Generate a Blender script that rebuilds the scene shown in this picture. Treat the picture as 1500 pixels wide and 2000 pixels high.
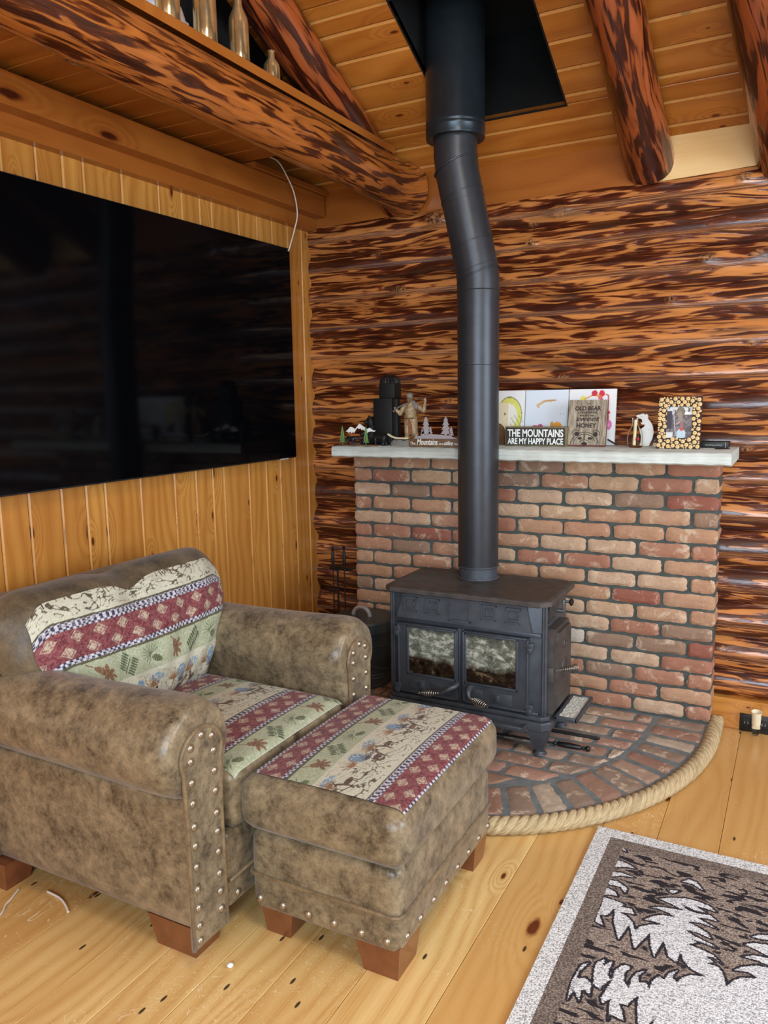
import bpy, bmesh, math, random
import numpy as np
from mathutils import Vector, Matrix
random.seed(7); rng = np.random.RandomState(11)
for o in list(bpy.data.objects): bpy.data.objects.remove(o)
C = bpy.context.scene.collection
PI = math.pi
# ---------------- camera ----------------
CP = (1.94202325, -3.34126673, 1.41143850); YAW, PIT, ROL, FPX = -.48906758, -.147057802, -.0173105476, 1536.5624
def cam_axes():
    f = Vector((math.sin(YAW)*math.cos(PIT), math.cos(YAW)*math.cos(PIT), math.sin(PIT)))
    r = Vector((math.cos(YAW), -math.sin(YAW), 0)); u = r.cross(f)
    return r*math.cos(ROL)+u*math.sin(ROL), -r*math.sin(ROL)+u*math.cos(ROL), f
cr, cu, cf = cam_axes()
cam = bpy.data.cameras.new('camera'); co = bpy.data.objects.new('camera', cam); C.objects.link(co)
co.matrix_world = Matrix(((cr.x, cu.x, -cf.x, CP[0]), (cr.y, cu.y, -cf.y, CP[1]), (cr.z, cu.z, -cf.z, CP[2]), (0, 0, 0, 1)))
cam.sensor_fit = 'HORIZONTAL'; cam.sensor_width = 36; cam.lens = 36*FPX/1500; cam.clip_start = .05
bpy.context.scene.camera = co
# ---------------- world, light, exposure ----------------
sc = bpy.context.scene
sc.view_settings.view_transform = 'Standard'; sc.view_settings.look = 'None'
sc.view_settings.gamma = 1; sc.view_settings.use_curve_mapping = False
sc.view_settings.exposure = 0.35
w = bpy.data.worlds.new('world'); sc.world = w; w.use_nodes = True
w.node_tree.nodes['Background'].inputs[0].default_value = (.75, .85, 1, 1)
w.node_tree.nodes['Background'].inputs[1].default_value = .3
def area(name, loc, target, sx, sy, power, col):
    l = bpy.data.lights.new(name, 'AREA'); l.shape = 'RECTANGLE'; l.size = sx; l.size_y = sy; l.energy = power; l.color = col
    o = bpy.data.objects.new(name, l); C.objects.link(o); o.location = loc
    o.rotation_euler = (Vector(target)-Vector(loc)).to_track_quat('-Z', 'Y').to_euler(); return o
# daylight coming in at the two glazed openings (front wall behind the camera, right wall)
area('daylight_front', (2.3, -5.15, 1.55), (1.4, 0, 1.2), 2.6, 1.5, 104, (.66, .84, 1))
area('daylight_right', (4.25, -1.7, 1.6), (0, -1.0, 1.1), 1.9, 1.4, 62, (.68, .85, 1))
# unseen fill lights under the ridge and high at the front, without fixtures
area('ridge_fill_light', (2.3, -2.9, 2.95), (1.5, -1.2, 0), .7, .7, 24, (.95, .95, .86))
area('upper_fill_light', (1.2, -5.0, 2.9), (1.0, 0, 2.6), 1.6, .7, 20, (.85, .93, 1))  # unseen fill; no window is built at this height
# ---------------- mesh accumulator ----------------
ORG = {}
class G:
    def __init__(s): s.v = []; s.f = []; s.uv = []; s.c = []; s.m = []; s.cc = (1, 1, 1); s.mi = 0
    def add(s, vs, fs, uvs=None, cols=None):
        b = len(s.v); s.v += [tuple(p) for p in vs]
        s.c += cols if cols is not None else [s.cc]*len(vs)
        s.uv += uvs if uvs is not None else [(0, 0)]*len(vs)
        s.f += [tuple(i+b for i in f) for f in fs]; s.m += [s.mi]*len(fs); return s
    def box(s, a, b, bev=0, seg=2, mat=None):
        bm = bmesh.new(); bmesh.ops.create_cube(bm, size=1)
        d = [b[i]-a[i] for i in range(3)]; c = [(a[i]+b[i])/2 for i in range(3)]
        for v in bm.verts: v.co = Vector([v.co[i]*d[i] for i in range(3)])
        if bev: bmesh.ops.bevel(bm, geom=bm.edges[:], offset=min(bev, min(map(abs, d))*.49), segments=seg, affect='EDGES', profile=.5)
        M = mat or Matrix()
        vs = [M @ (v.co+Vector(c)) for v in bm.verts]; bm.verts.index_update()
        s.add(vs, [[v.index for v in f.verts] for f in bm.faces], [(p.x+p.y*.3, p.z+p.y*.7) for p in vs]); bm.free(); return s
    def tube(s, pts, r, n=10, caps=True, closed=False):
        pts = [Vector(p) for p in pts]; N = len(pts); rr = r if hasattr(r, '__len__') else [r]*N
        vs = []; up = None; L = 0; uvs = []
        for i, p in enumerate(pts):
            t = (pts[(i+1) % N if closed else min(i+1, N-1)]-pts[(i-1) % N if closed else max(i-1, 0)]).normalized()
            if up is None: up = Vector((0, 0, 1)) if abs(t.z) < .9 else Vector((1, 0, 0))
            a = t.cross(up).normalized(); up = a.cross(t).normalized()
            if i: L += (p-pts[i-1]).length
            for k in range(n):
                th = 2*PI*k/n; vs.append(p+(a*math.cos(th)+up*math.sin(th))*rr[i]); uvs.append((L, th*rr[i]))
        fs = []
        for i in range(N if closed else N-1):
            j = (i+1) % N
            for k in range(n): fs.append((i*n+k, i*n+(k+1) % n, j*n+(k+1) % n, j*n+k))
        if caps and not closed: fs.append(tuple(range(n-1, -1, -1))); fs.append(tuple((N-1)*n+k for k in range(n)))
        return s.add(vs, fs, uvs)
    def lathe(s, prof, c=(0, 0, 0), n=24, mat=None):
        vs = []; M = mat or Matrix()
        for r, z in prof:
            for k in range(n):
                th = 2*PI*k/n; vs.append(M @ Vector((r*math.cos(th), r*math.sin(th), z))+Vector(c))
        fs = []
        for i in range(len(prof)-1):
            for k in range(n): fs.append((i*n+k, i*n+(k+1) % n, (i+1)*n+(k+1) % n, (i+1)*n+k))
        if prof[0][0] > 1e-5: fs.append(tuple(range(n-1, -1, -1)))
        if prof[-1][0] > 1e-5: fs.append(tuple((len(prof)-1)*n+k for k in range(n)))
        return s.add(vs, fs, [(v.x+v.y, v.z) for v in vs])
    def prism(s, poly, M, d):      # polygon (x,y) in the frame M, extruded d along its z
        n = len(poly); vs = [M @ Vector((x, y, 0)) for x, y in poly]+[M @ Vector((x, y, d)) for x, y in poly]
        fs = [tuple(range(n-1, -1, -1)), tuple(range(n, 2*n))]+[(i, (i+1) % n, n+(i+1) % n, n+i) for i in range(n)]
        return s.add(vs, fs, [tuple(p) for p in poly]*2)
    def grid(s, fn, nu, nv, cf_=None, wrap=False):
        vs = []; uvs = []; cols = []
        for j in range(nv+1):
            for i in range(nu+1):
                p = fn(i/nu, j/nv); vs.append(p); uvs.append((i/nu, j/nv)); cols.append(cf_(i/nu, j/nv) if cf_ else s.cc)
        fs = [(j*(nu+1)+i, j*(nu+1)+i+1, (j+1)*(nu+1)+i+1, (j+1)*(nu+1)+i) for j in range(nv) for i in range(nu)]
        return s.add(vs, fs, uvs, cols)
    def board(s, o, L, Wd, N, l, wd, t, bev=.004, tone=None, ch=0):   # one plank; uv in metres along its grain
        o, L, Wd, N = Vector(o), Vector(L).normalized(), Vector(Wd).normalized(), Vector(N).normalized()
        b = bev; b2 = ch or b; pr = [(0, -t), (0, -b), (b, 0), (wd-b2, 0), (wd, -b), (wd, -t)]
        uo, vo = random.random()*30, random.random()*30; tn = tone or (random.random(), random.random(), 0); tn = (tn[0], tn[1], 0)
        vs = []; uvs = []
        for e in (0, l):
            for a, n_ in pr: vs.append(o+L*e+Wd*a+N*n_); uvs.append((uo+e, vo+a))
        fs = [(i, i+1, 7+i, 6+i) for i in range(5)]+[(0, 1, 2, 3, 4, 5)[::-1], (6, 7, 8, 9, 10, 11)]
        if ch:   # pale tongue strip along one edge, seam glare put into its colour
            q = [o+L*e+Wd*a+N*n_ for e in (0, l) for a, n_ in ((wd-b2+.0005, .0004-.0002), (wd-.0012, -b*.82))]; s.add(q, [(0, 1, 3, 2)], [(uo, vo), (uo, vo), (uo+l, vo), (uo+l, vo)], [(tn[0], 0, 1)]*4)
        return s.add(vs, fs, uvs, [tn]*12)
    def rbox(s, c, h, r, n=10, fn=None, M=None):   # rounded pillow box
        m = 2*n; P = {}
        idx = {}; vs = []; fs = []
        def key(p): return tuple(round(q, 5) for q in p)
        for ax in range(3):
            for sg in (-1, 1):
                for i in range(m):
                    for j in range(m):
                        q = []
                        for di, dj in ((0, 0), (1, 0), (1, 1), (0, 1)):
                            p = [0, 0, 0]; p[ax] = sg
                            for a_, k_ in (((ax+1) % 3, i+di), ((ax+2) % 3, j+dj)):
                                t = k_/n-1; p[a_] = math.sin(t*PI/2)*.35+t*.65 if False else t
                            k = key(p)
                            if k not in idx: idx[k] = len(vs); vs.append(p)
                            q.append(idx[k])
                        fs.append(q if sg > 0 else q[::-1])
        out = []
        for p in vs:
            # spread grid lines towards the rounded rim
            w_ = [math.copysign(abs(t)**.8, t)*h[i] for i, t in enumerate(p)]
            inn = Vector([max(-(h[i]-r), min(h[i]-r, w_[i])) for i in range(3)]); dlt = Vector(w_)-inn
            mx = max(abs(t) for t in dlt)
            v = inn+(dlt.normalized()*mx if dlt.length > 1e-9 else dlt)
            if fn: v = Vector(fn(v, Vector([v[i]/h[i] for i in range(3)])))
            v = v+Vector(c); out.append(M @ v if M else v)
        return s.add(out, fs, [(v.x+v.y, v.z+v.y*.5) for v in out])
    def build(s, name, mat, parent=None, origin=None, smooth=True, ang=35):
        o0 = Vector(ORG.get(parent.name, (0, 0, 0))) if parent else Vector(origin or (0, 0, 0))
        me = bpy.data.meshes.new(name); me.from_pydata([Vector(p)-o0 for p in s.v], [], s.f)
        for m in (mat if isinstance(mat, (list, tuple)) else [mat]): me.materials.append(m)
        me.polygons.foreach_set('material_index', s.m)
        li = np.empty(len(me.loops), int); me.loops.foreach_get('vertex_index', li)
        ul = me.uv_layers.new(name='UVMap'); ul.data.foreach_set('uv', np.array(s.uv, 'f')[li].ravel())
        ca = me.color_attributes.new('tone', 'FLOAT_COLOR', 'POINT'); cc = np.ones((len(s.v), 4), 'f'); cc[:, :3] = np.array(s.c, 'f'); ca.data.foreach_set('color', cc.ravel())
        bm = bmesh.new(); bm.from_mesh(me); bmesh.ops.recalc_face_normals(bm, faces=bm.faces); bm.to_mesh(me); bm.free()
        if smooth:
            me.polygons.foreach_set('use_smooth', [True]*len(me.polygons))
            if ang < 180: me.set_sharp_from_angle(angle=math.radians(ang))
        o = bpy.data.objects.new(name, me); C.objects.link(o)
        if parent: o.parent = parent
        else: o.location = o0
        ORG[o.name] = tuple(o0); return o
def thing(name, loc, label, cat, group=None):
    o = bpy.data.objects.new(name, None); C.objects.link(o); o.location = loc; o.empty_display_size = .05
    ORG[o.name] = tuple(loc); o['label'] = label; o['category'] = cat
    if group: o['group'] = group
    return o
def tag(o, label, cat, group=None):
    o['label'] = label; o['category'] = cat
    if group: o['group'] = group
    return o
def struct(o): o['kind'] = 'structure'; return o
def frame(o, x, y):            # 4x4 frame with origin o and in-plane axes x, y
    x = Vector(x).normalized(); z = x.cross(Vector(y)).normalized(); y = z.cross(x); o = Vector(o)
    return Matrix(((x.x, y.x, z.x, o.x), (x.y, y.y, z.y, o.y), (x.z, y.z, z.z, o.z), (0, 0, 0, 1)))
def text(name, body, M, size, mat, parent, width=None, bold=0, shear=0, depth=.0004, label=None):
    cu_ = bpy.data.curves.new(name, 'FONT'); cu_.body = body; cu_.size = size; cu_.align_x = 'CENTER'; cu_.offset = bold; cu_.shear = shear; cu_.extrude = depth
    t = bpy.data.objects.new(name, cu_); C.objects.link(t); bpy.context.view_layer.update()
    me = bpy.data.meshes.new_from_object(t.evaluated_get(bpy.context.evaluated_depsgraph_get())); bpy.data.objects.remove(t)
    xs = [v.co.x for v in me.vertices]; w0 = max(xs)-min(xs); k = (width/w0) if width else 1
    o0 = Vector(ORG[parent.name])
    for v in me.vertices: v.co = M @ Vector((v.co.x*k, v.co.y, v.co.z))-o0
    me.materials.clear(); me.materials.append(mat); o = bpy.data.objects.new(name, me); C.objects.link(o); o.parent = parent; ORG[o.name] = tuple(o0)
    return o
def blob(name, caps, mat, parent, vox=.003, origin=None, smooth_it=3):   # one continuous body grown round capsules
    g = G()
    for p, q, r1, r2 in caps:
        p, q = Vector(p), Vector(q)
        if (p-q).length < 1e-6: q = p+Vector((0, 0, 1e-4))
        ax = (q-p).normalized(); pts = []; rs = []
        for k in range(5): a = PI/2*(k/5); pts.append(p-ax*r1*math.cos(a)); rs.append(max(r1*math.sin(a), 1e-4))
        pts += [p, q]; rs += [r1, r2]
        for k in range(4, -1, -1): a = PI/2*(k/5); pts.append(q+ax*r2*math.cos(a)); rs.append(max(r2*math.sin(a), 1e-4))
        g.tube(pts, rs, 12)
    o = g.build(name, mat, parent, origin, smooth=True, ang=180)
    m = o.modifiers.new('remesh', 'REMESH'); m.mode = 'VOXEL'; m.voxel_size = vox; m.use_smooth_shade = True
    if smooth_it: s_ = o.modifiers.new('smooth', 'SMOOTH'); s_.iterations = smooth_it; s_.factor = .5
    return o
# ---------------- materials ----------------
def nt(name):
    m = bpy.data.materials.new(name); m.use_nodes = True; return m, m.node_tree.nodes, m.node_tree.links, m.node_tree.nodes['Principled BSDF']
def S(c): return tuple(((x/255)/12.92 if x/255 <= .04045 else ((x/255+.055)/1.055)**2.4) for x in c)+(1,)
class N_:
    def __init__(s, m): s.n = m.node_tree.nodes; s.l = m.node_tree.links
    def __call__(s, t, **k):
        x = s.n.new(t)
        for a, b in k.items(): setattr(x, a, b)
        return x
    def put(s, inp, v):
        if isinstance(v, bpy.types.NodeSocket): s.l.new(v, inp)
        else: inp.default_value = v
    def math(s, op, a, b=0, c=0):
        x = s('ShaderNodeMath', operation=op); s.put(x.inputs[0], a); s.put(x.inputs[1], b); s.put(x.inputs[2], c); return x.outputs[0]
    def mix(s, f, a, b, bt='MIX'):
        x = s('ShaderNodeMix', data_type='RGBA', blend_type=bt); s.put(x.inputs[0], f); s.put(x.inputs[6], a); s.put(x.inputs[7], b); return x.outputs[2]
    def scale(s, v, sx, sy, sz=1, off=(0, 0, 0)):
        x = s('ShaderNodeMapping'); s.l.new(v, x.inputs[0]); x.inputs['Scale'].default_value = (sx, sy, sz); x.inputs['Location'].default_value = off; return x.outputs[0]
    def noise(s, v, sc_=1, det=3, rough=.5, dist=0, out=0, dim='3D'):
        x = s('ShaderNodeTexNoise', noise_dimensions=dim); s.l.new(v, x.inputs['Vector']); x.inputs['Scale'].default_value = sc_; x.inputs['Detail'].default_value = det
        x.inputs['Roughness'].default_value = rough; x.inputs['Distortion'].default_value = dist; return x.outputs[out]
    def ramp(s, f, stops, interp='LINEAR'):
        x = s('ShaderNodeValToRGB'); s.put(x.inputs[0], f); r = x.color_ramp; r.interpolation = interp
        while len(r.elements) < len(stops): r.elements.new(.5)
        for e, (p, c) in zip(r.elements, stops): e.position = p; e.color = c if hasattr(c, '__len__') else (c, c, c, 1)
        return x.outputs[0]
    def bump(s, bs, h, st=.3, d=.01):
        x = s('ShaderNodeBump'); x.inputs['Strength'].default_value = st; x.inputs['Distance'].default_value = d; s.l.new(h, x.inputs['Height']); s.l.new(x.outputs[0], bs.inputs['Normal'])
    def attr(s, name, out='Color'):
        x = s('ShaderNodeAttribute', attribute_name=name); return x.outputs[out]
    def uv(s): return s('ShaderNodeTexCoord').outputs['UV']
    def obj(s): return s('ShaderNodeTexCoord').outputs['Object']
def simple(name, col, rough=.5, metal=0, coat=0, bump=0, bscale=200, var=0, vscale=20, spec=.5):
    m, n, l, b = nt(name); N = N_(m); b.inputs['Roughness'].default_value = rough; b.inputs['Metallic'].default_value = metal
    b.inputs['Coat Weight'].default_value = coat; b.inputs['Coat Roughness'].default_value = .15; b.inputs['Specular IOR Level'].default_value = spec
    c = S(col)
    v = N.noise(N.obj(), vscale, 4, .6)
    N.l.new(N.ramp(v, [(.3, tuple(x*(1-var) for x in c[:3])+(1,)), (.7, tuple(min(1, x*(1+var)) for x in c[:3])+(1,))]), b.inputs['Base Color'])
    if bump: N.bump(b, N.noise(N.obj(), bscale, 3), bump, .002)
    return m
def pine(name, light, mid, dark, tonevar=.25, knot=.5, gloss=.3, ring=42, ku=2.2, kv=6.5, kr=.10, scratch=0, sat=1):
    m, n, l, b = nt(name); N = N_(m); uv = N.uv(); sp = N('ShaderNodeSeparateXYZ'); l.new(uv, sp.inputs[0]); u, v = sp.outputs[0], sp.outputs[1]
    vo = N('ShaderNodeTexVoronoi', voronoi_dimensions='2D'); l.new(N.scale(uv, ku, kv), vo.inputs['Vector']); vo.inputs['Scale'].default_value = 1; vo.inputs['Randomness'].default_value = .9
    sc3 = N('ShaderNodeSeparateColor'); l.new(vo.outputs['Color'], sc3.inputs[0]); pick = N.math('LESS_THAN', sc3.outputs[0], knot)
    size = N.math('MULTIPLY_ADD', sc3.outputs[1], .9, .35); d = N.math('DIVIDE', vo.outputs['Distance'], size)
    d = N.math('ADD', d, N.math('MULTIPLY', N.math('SUBTRACT', N.noise(N.scale(uv, 30, 60), 1, 2), .5), .05))
    fall = N.math('MULTIPLY', N.ramp(d, [(0, 1), (.45, 0)], 'EASE'), pick)
    ph = N.math('MULTIPLY_ADD', v, ring, N.math('MULTIPLY', N.noise(N.scale(uv, 1.1, 3.2), 1, 2, .5, .3), 13)); ph = N.math('MULTIPLY_ADD', fall, 9, ph)
    rings = N.math('MULTIPLY_ADD', N.math('SINE', N.math('MULTIPLY', ph, 2.1)), .5, .5)
    fib = N.noise(N.scale(uv, 5, 260), 1, 3, .6); g = N.math('MULTIPLY_ADD', fib, .66, N.math('MULTIPLY', rings, .34))
    col = N.ramp(g, [(.15, S(mid)), (.42, S([(a*2+c)/3 for a, c in zip(light, mid)])), (.75, S(light))])
    tone = N('ShaderNodeSeparateColor'); l.new(N.attr('tone'), tone.inputs[0])
    col = N.mix(N.math('MULTIPLY', tone.outputs[0], tonevar), col, S(mid)); col = N.mix(N.math('MULTIPLY', N.ramp(N.noise(N.scale(uv, 1.5, 7), 1, 3), [(.4, 0), (.7, 1)]), .45), col, S(mid))
    core = N.math('MULTIPLY', N.ramp(d, [(kr*.65, 1), (kr*1.15, 0)]), pick); halo = N.math('MULTIPLY', N.ramp(d, [(kr*.9, 1), (kr*2.2, 0)]), pick)
    col = N.mix(N.math('MULTIPLY', halo, .55), col, S(mid)); col = N.mix(core, col, S(dark))
    col = N.mix(N.math('MULTIPLY', tone.outputs[2], .32), col, S((232, 180, 106)))  # pale seam strip, glare painted into the board colour
    if scratch:
        sn = N.noise(N.scale(uv, 9, 9), 1, 2, .6, 3.2); ln = N.ramp(N.math('ABSOLUTE', N.math('SUBTRACT', sn, .5)), [(.0, 1), (.006, 0)])
        msk = N.ramp(N.noise(N.scale(uv, 2.3, 2.3, 1, (4, 1, 0)), 1, 2), [(.48, 0), (.6, 1)]); col = N.mix(N.math('MULTIPLY', N.math('MULTIPLY', ln, msk), scratch), col, (1, .9, .65, 1))
        v2 = N('ShaderNodeTexVoronoi', voronoi_dimensions='2D'); l.new(N.scale(uv, 4.5, 13, 1, (3, 8, 0)), v2.inputs['Vector']); v2.inputs['Scale'].default_value = 1; s3 = N('ShaderNodeSeparateColor'); l.new(v2.outputs['Color'], s3.inputs[0])
        col = N.mix(N.math('MULTIPLY', N.ramp(v2.outputs['Distance'], [(.045, 1), (.06, 0)]), N.math('LESS_THAN', s3.outputs[0], .3)), col, S((74, 60, 40)))
    l.new(col, b.inputs['Base Color']); b.inputs['Roughness'].default_value = gloss
    N.bump(b, g, .08, .003); return m
M = {}
M['panel'] = pine('pine_wall_paneling', (210, 150, 72), (164, 98, 36), (88, 38, 12), .6, .5, .28, ring=60, ku=2.8, kv=7, kr=.075)
M['ceil'] = pine('pine_ceiling_boards', (186, 118, 46), (150, 80, 24), (84, 34, 10), .4, .6, .3, ring=34, ku=3.2, kv=8, kr=.06)
M['trim'] = pine('pine_trim', (172, 104, 42), (140, 74, 24), (66, 24, 8), .4, .3, .28, ring=26)
M['block'] = pine('pale_pine_blocking', (232, 196, 140), (210, 164, 104), (120, 70, 36), .3, .0, .22, ring=12)
M['floor'] = pine('pine_floor', (236, 202, 136), (200, 148, 82), (104, 48, 20), .7, .42, .25, ring=64, ku=2.0, kv=5.2, kr=.07, scratch=.7)
def logmat(name, light, mid, dark, thr=.5, su=5.5, sv=48, bl=.12):
    m, n, l, b = nt(name); N = N_(m); uv = N.uv()
    w1 = N.noise(N.scale(uv, 3, 9), 1, 2, .5, 0, 1); add = N('ShaderNodeVectorMath', operation='MULTIPLY_ADD'); l.new(w1, add.inputs[0]); add.inputs[1].default_value = (.07, .034, 0); l.new(uv, add.inputs[2])
    a = N.noise(N.scale(add.outputs[0], su, sv), 1, 1.6, .45, .9); a2 = N.noise(N.scale(add.outputs[0], su*2.3, sv*2.2, 1, (7, 3, 0)), 1, 2, .5, .5); a = N.math('ADD', N.math('MULTIPLY', a, .80), N.math('MULTIPLY', a2, .20)); fine = N.noise(N.scale(uv, 20, 260), 1, 2)
    big = N.noise(N.scale(uv, 1.3, 5), 1, 2); x = N.math('MULTIPLY_ADD', N.math('SUBTRACT', big, .5), .32, a); x = N.math('MULTIPLY_ADD', N.math('SUBTRACT', fine, .5), .05, x)
    tone = N('ShaderNodeSeparateColor'); l.new(N.attr('tone'), tone.inputs[0]); x = N.math('MULTIPLY_ADD', N.math('SUBTRACT', tone.outputs[0], .5), .07, x)
    col = N.ramp(x, [(thr-.13, S([c*.66 for c in dark])), (thr-.035, S(dark)), (thr-.006, S([(p+q)/2 for p, q in zip(dark, mid)])), (thr+.012, S([(p+q)/2 for p, q in zip(light, mid)])), (thr+.045, S(light)), (thr+.15, S([min(255, c*1.12) for c in light]))])
    gr = N.ramp(N.noise(N.scale(uv, 1.9, 15, 1, (9, 3, 0)), 1, 3), [(.62, 0), (.72, 1)]); col = N.mix(N.math('MULTIPLY', gr, .75), col, S((78, 58, 48)))
    kn = tone.outputs[1]; kc = N.ramp(N.noise(N.scale(uv, 60, 60), 1, 2, .5, 1), [(.4, S((60, 36, 20))), (.6, S((176, 120, 76)))]); col = N.mix(N.math('MULTIPLY', N.ramp(kn, [(.3, 0), (.7, 1)]), .9), col, kc)
    l.new(col, b.inputs['Base Color']); b.inputs['Roughness'].default_value = .24; b.inputs['Coat Weight'].default_value = .35; b.inputs['Coat Roughness'].default_value = .12
    hb = N.ramp(x, [(thr-.04, 0), (thr+.03, 1)]); N.bump(b, N.math('MULTIPLY_ADD', fine, .25, hb), .55, .004); return m
M['log'] = logmat('peeled_log', (184, 118, 62), (142, 78, 38), (90, 38, 19), .524, 5, 44)
M['logr'] = logmat('red_stained_log', (140, 70, 32), (104, 44, 21), (64, 24, 12), .515, 4, 36)
M['beam'] = logmat('loft_log', (156, 90, 38), (128, 66, 24), (78, 34, 14), .50, 5, 46)
def suede(name, a, c, sc_=9, rough=.42):
    m, n, l, b = nt(name); N = N_(m); o = N.obj(); x = N.math('MULTIPLY_ADD', N.noise(o, sc_*3, 6, .72), .55, N.math('MULTIPLY', N.noise(o, sc_*.8, 4, .6, .6), .5))
    x = N.math('MULTIPLY_ADD', N.math('SUBTRACT', N.noise(o, 160, 2), .5), .16, x)
    l.new(N.ramp(x, [(.38, S(a)), (.66, S(c))]), b.inputs['Base Color']); b.inputs['Roughness'].default_value = rough; b.inputs['Sheen Weight'].default_value = .15
    N.bump(b, N.noise(o, 26, 4, .6, .4), .25, .006); return m
M['suede'] = suede('mottled_brown_suede', (64, 52, 36), (150, 131, 100), 13, .36)
M['suede_dark'] = suede('dark_brown_suede', (52, 42, 28), (112, 94, 68), 7, .5)
M['piping'] = suede('suede_piping', (88, 68, 44), (136, 112, 78), 20)
def painted(name, rough=.8, weave=.18, wsc=900):
    m, n, l, b = nt(name); N = N_(m); nz = N.noise(N.obj(), wsc*.6, 2); c = N.mix(weave, N.attr('tone'), N.ramp(nz, [(.35, 0.25), (.65, 1)]), 'MULTIPLY')
    l.new(c, b.inputs['Base Color']); b.inputs['Roughness'].default_value = rough; b.inputs['Sheen Weight'].default_value = .1; N.bump(b, nz, .25, .001); return m
M['tapestry'] = painted('woven_lodge_tapestry'); M['paint'] = painted('painted_face', .6, .03)
M['leg'] = simple('reddish_wood_leg', (120, 70, 42), .3, coat=.3, var=.2)
M['nail'] = simple('antique_nickel_nailhead', (170, 156, 136), .34, .85)
M['iron'] = simple('black_cast_iron', (74, 78, 84), .40, .3, bump=.25, bscale=300, var=.2)
M['iron2'] = simple('worn_cast_iron_top', (78, 72, 68), .5, .2, bump=.35, bscale=160, var=.3)
M['pipe'] = simple('black_stovepipe_steel', (58, 60, 64), .38, .5, var=.1)
M['pipe2'] = simple('satin_black_insulated_pipe', (46, 54, 60), .3, .6, var=.12)
M['chrome'] = simple('coiled_chrome', (190, 186, 176), .25, 1)
M['black'] = simple('matte_black', (10, 10, 10), .6, var=.2)
M['black2'] = simple('satin_black_resin', (22, 23, 24), .4, var=.3)
M['galv'] = simple('galvanised_steel', (92, 102, 104), .4, .7, var=.25, vscale=12)
M['wirem'] = simple('bare_wire', (120, 122, 120), .4, .8)
M['white'] = simple('white_paint', (236, 236, 230), .5)
M['cream'] = simple('cream_wood', (232, 220, 186), .5, var=.05)
M['cable'] = simple('white_cable', (226, 214, 196), .5)
M['sign_black'] = simple('black_sign_face', (56, 50, 40), .6)
M['sign_edge'] = simple('distressed_sign_edge', (118, 102, 66), .6, var=.25, vscale=60)
M['ink'] = simple('dark_brown_ink', (48, 36, 30), .7)
M['redstick'] = simple('red_brown_edge', (104, 52, 44), .6)
M['book'] = simple('black_book', (22, 20, 18), .5)
M['greyink'] = simple('grey_lettering', (178, 176, 170), .6)
M['mortar'] = simple('dark_grey_mortar', (74, 80, 76), .9, bump=.6, bscale=120, var=.25)
M['mortar2'] = simple('blue_grey_hearth_mortar', (112, 118, 118), .85, bump=.6, bscale=120, var=.25)
M['silver'] = simple('brushed_silver_metal', (190, 192, 200), .35, .6)
M['green'] = simple('green_painted_pine', (96, 128, 66), .6, var=.4, vscale=300)
M['bronze'] = simple('antique_tan_resin', (168, 146, 112), .42, .15, var=.4, vscale=90, bump=.6, bscale=260)
M['grey_resin'] = simple('grey_fur_resin', (134, 132, 126), .6, var=.35, vscale=200, bump=.6, bscale=300)
M['rust'] = simple('rust_robe_resin', (150, 92, 64), .6, var=.3, vscale=120)
M['cloth'] = simple('white_cloth', (226, 222, 224), .8)
M['ash'] = simple('white_ash', (196, 196, 186), .95, bump=1, bscale=120, var=.45, vscale=160)
M['window_light'] = None
def brickmat(name, eff=.5):
    m, n, l, b = nt(name); N = N_(m); o = N.obj(); t = N.attr('tone'); x = N.noise(o, 28, 5, .65)
    c = N.mix(N.ramp(x, [(.35, .0), (.7, .55)]), t, N.mix(.5, t, S((120, 84, 64))))
    c = N.mix(N.ramp(N.noise(o, 16, 5, .7, .5), [(.54, 0), (.64, eff)]), c, S((222, 200, 172))); c = N.mix(N.ramp(N.noise(o, 120, 3, .6), [(.60, 0), (.72, .5)]), c, S((110, 80, 64)))
    l.new(c, b.inputs['Base Color']); b.inputs['Roughness'].default_value = .78; N.bump(b, N.noise(o, 90, 5, .7), .6, .004); return m
M['brick'] = brickmat('tumbled_brick', .55); M['hbrick'] = brickmat('hearth_brick', .75)
def mantelmat():
    m, n, l, b = nt('whitewashed_mantel'); N = N_(m); o = N.obj(); g = N.noise(N.scale(o, 2.5, 30, 60), 1, 5, .65)
    c = N.ramp(g, [(.3, S((166, 172, 164))), (.5, S((194, 200, 192))), (.7, S((214, 220, 214)))]); c = N.mix(N.ramp(N.noise(N.scale(o, 9, 20, 60), 1, 3), [(.68, 0), (.72, .7)]), c, S((116, 112, 98)))
    l.new(c, b.inputs['Base Color']); b.inputs['Roughness'].default_value = .6; N.bump(b, g, .4, .003); return m
M['mantel'] = mantelmat()
def ropemat():
    m, n, l, b = nt('hemp_rope'); N = N_(m); x = N.noise(N.scale(N.uv(), 40, 300), 1, 3, .6); l.new(N.ramp(x, [(.3, S((150, 126, 88))), (.55, S((196, 172, 130))), (.8, S((226, 208, 170)))]), b.inputs['Base Color'])
    b.inputs['Roughness'].default_value = .9; N.bump(b, x, .7, .003); return m
M['rope'] = ropemat()
def tvmat():
    m, n, l, b = nt('glossy_black_screen'); b.inputs['Base Color'].default_value = (.0012, .0014, .002, 1); b.inputs['Roughness'].default_value = .07; b.inputs['Specular IOR Level'].default_value = .12; return m
M['tv'] = tvmat()
def glass(name, col=(1, 1, 1), rough=0.02, ior=1.45):
    m, n, l, b = nt(name); b.inputs['Base Color'].default_value = tuple(col)+(1,); b.inputs['Transmission Weight'].default_value = 1; b.inputs['Roughness'].default_value = rough; b.inputs['IOR'].default_value = ior; return m
M['glass'] = glass('clear_glass', (.96, .95, .88), 0, 1.12)
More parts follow.
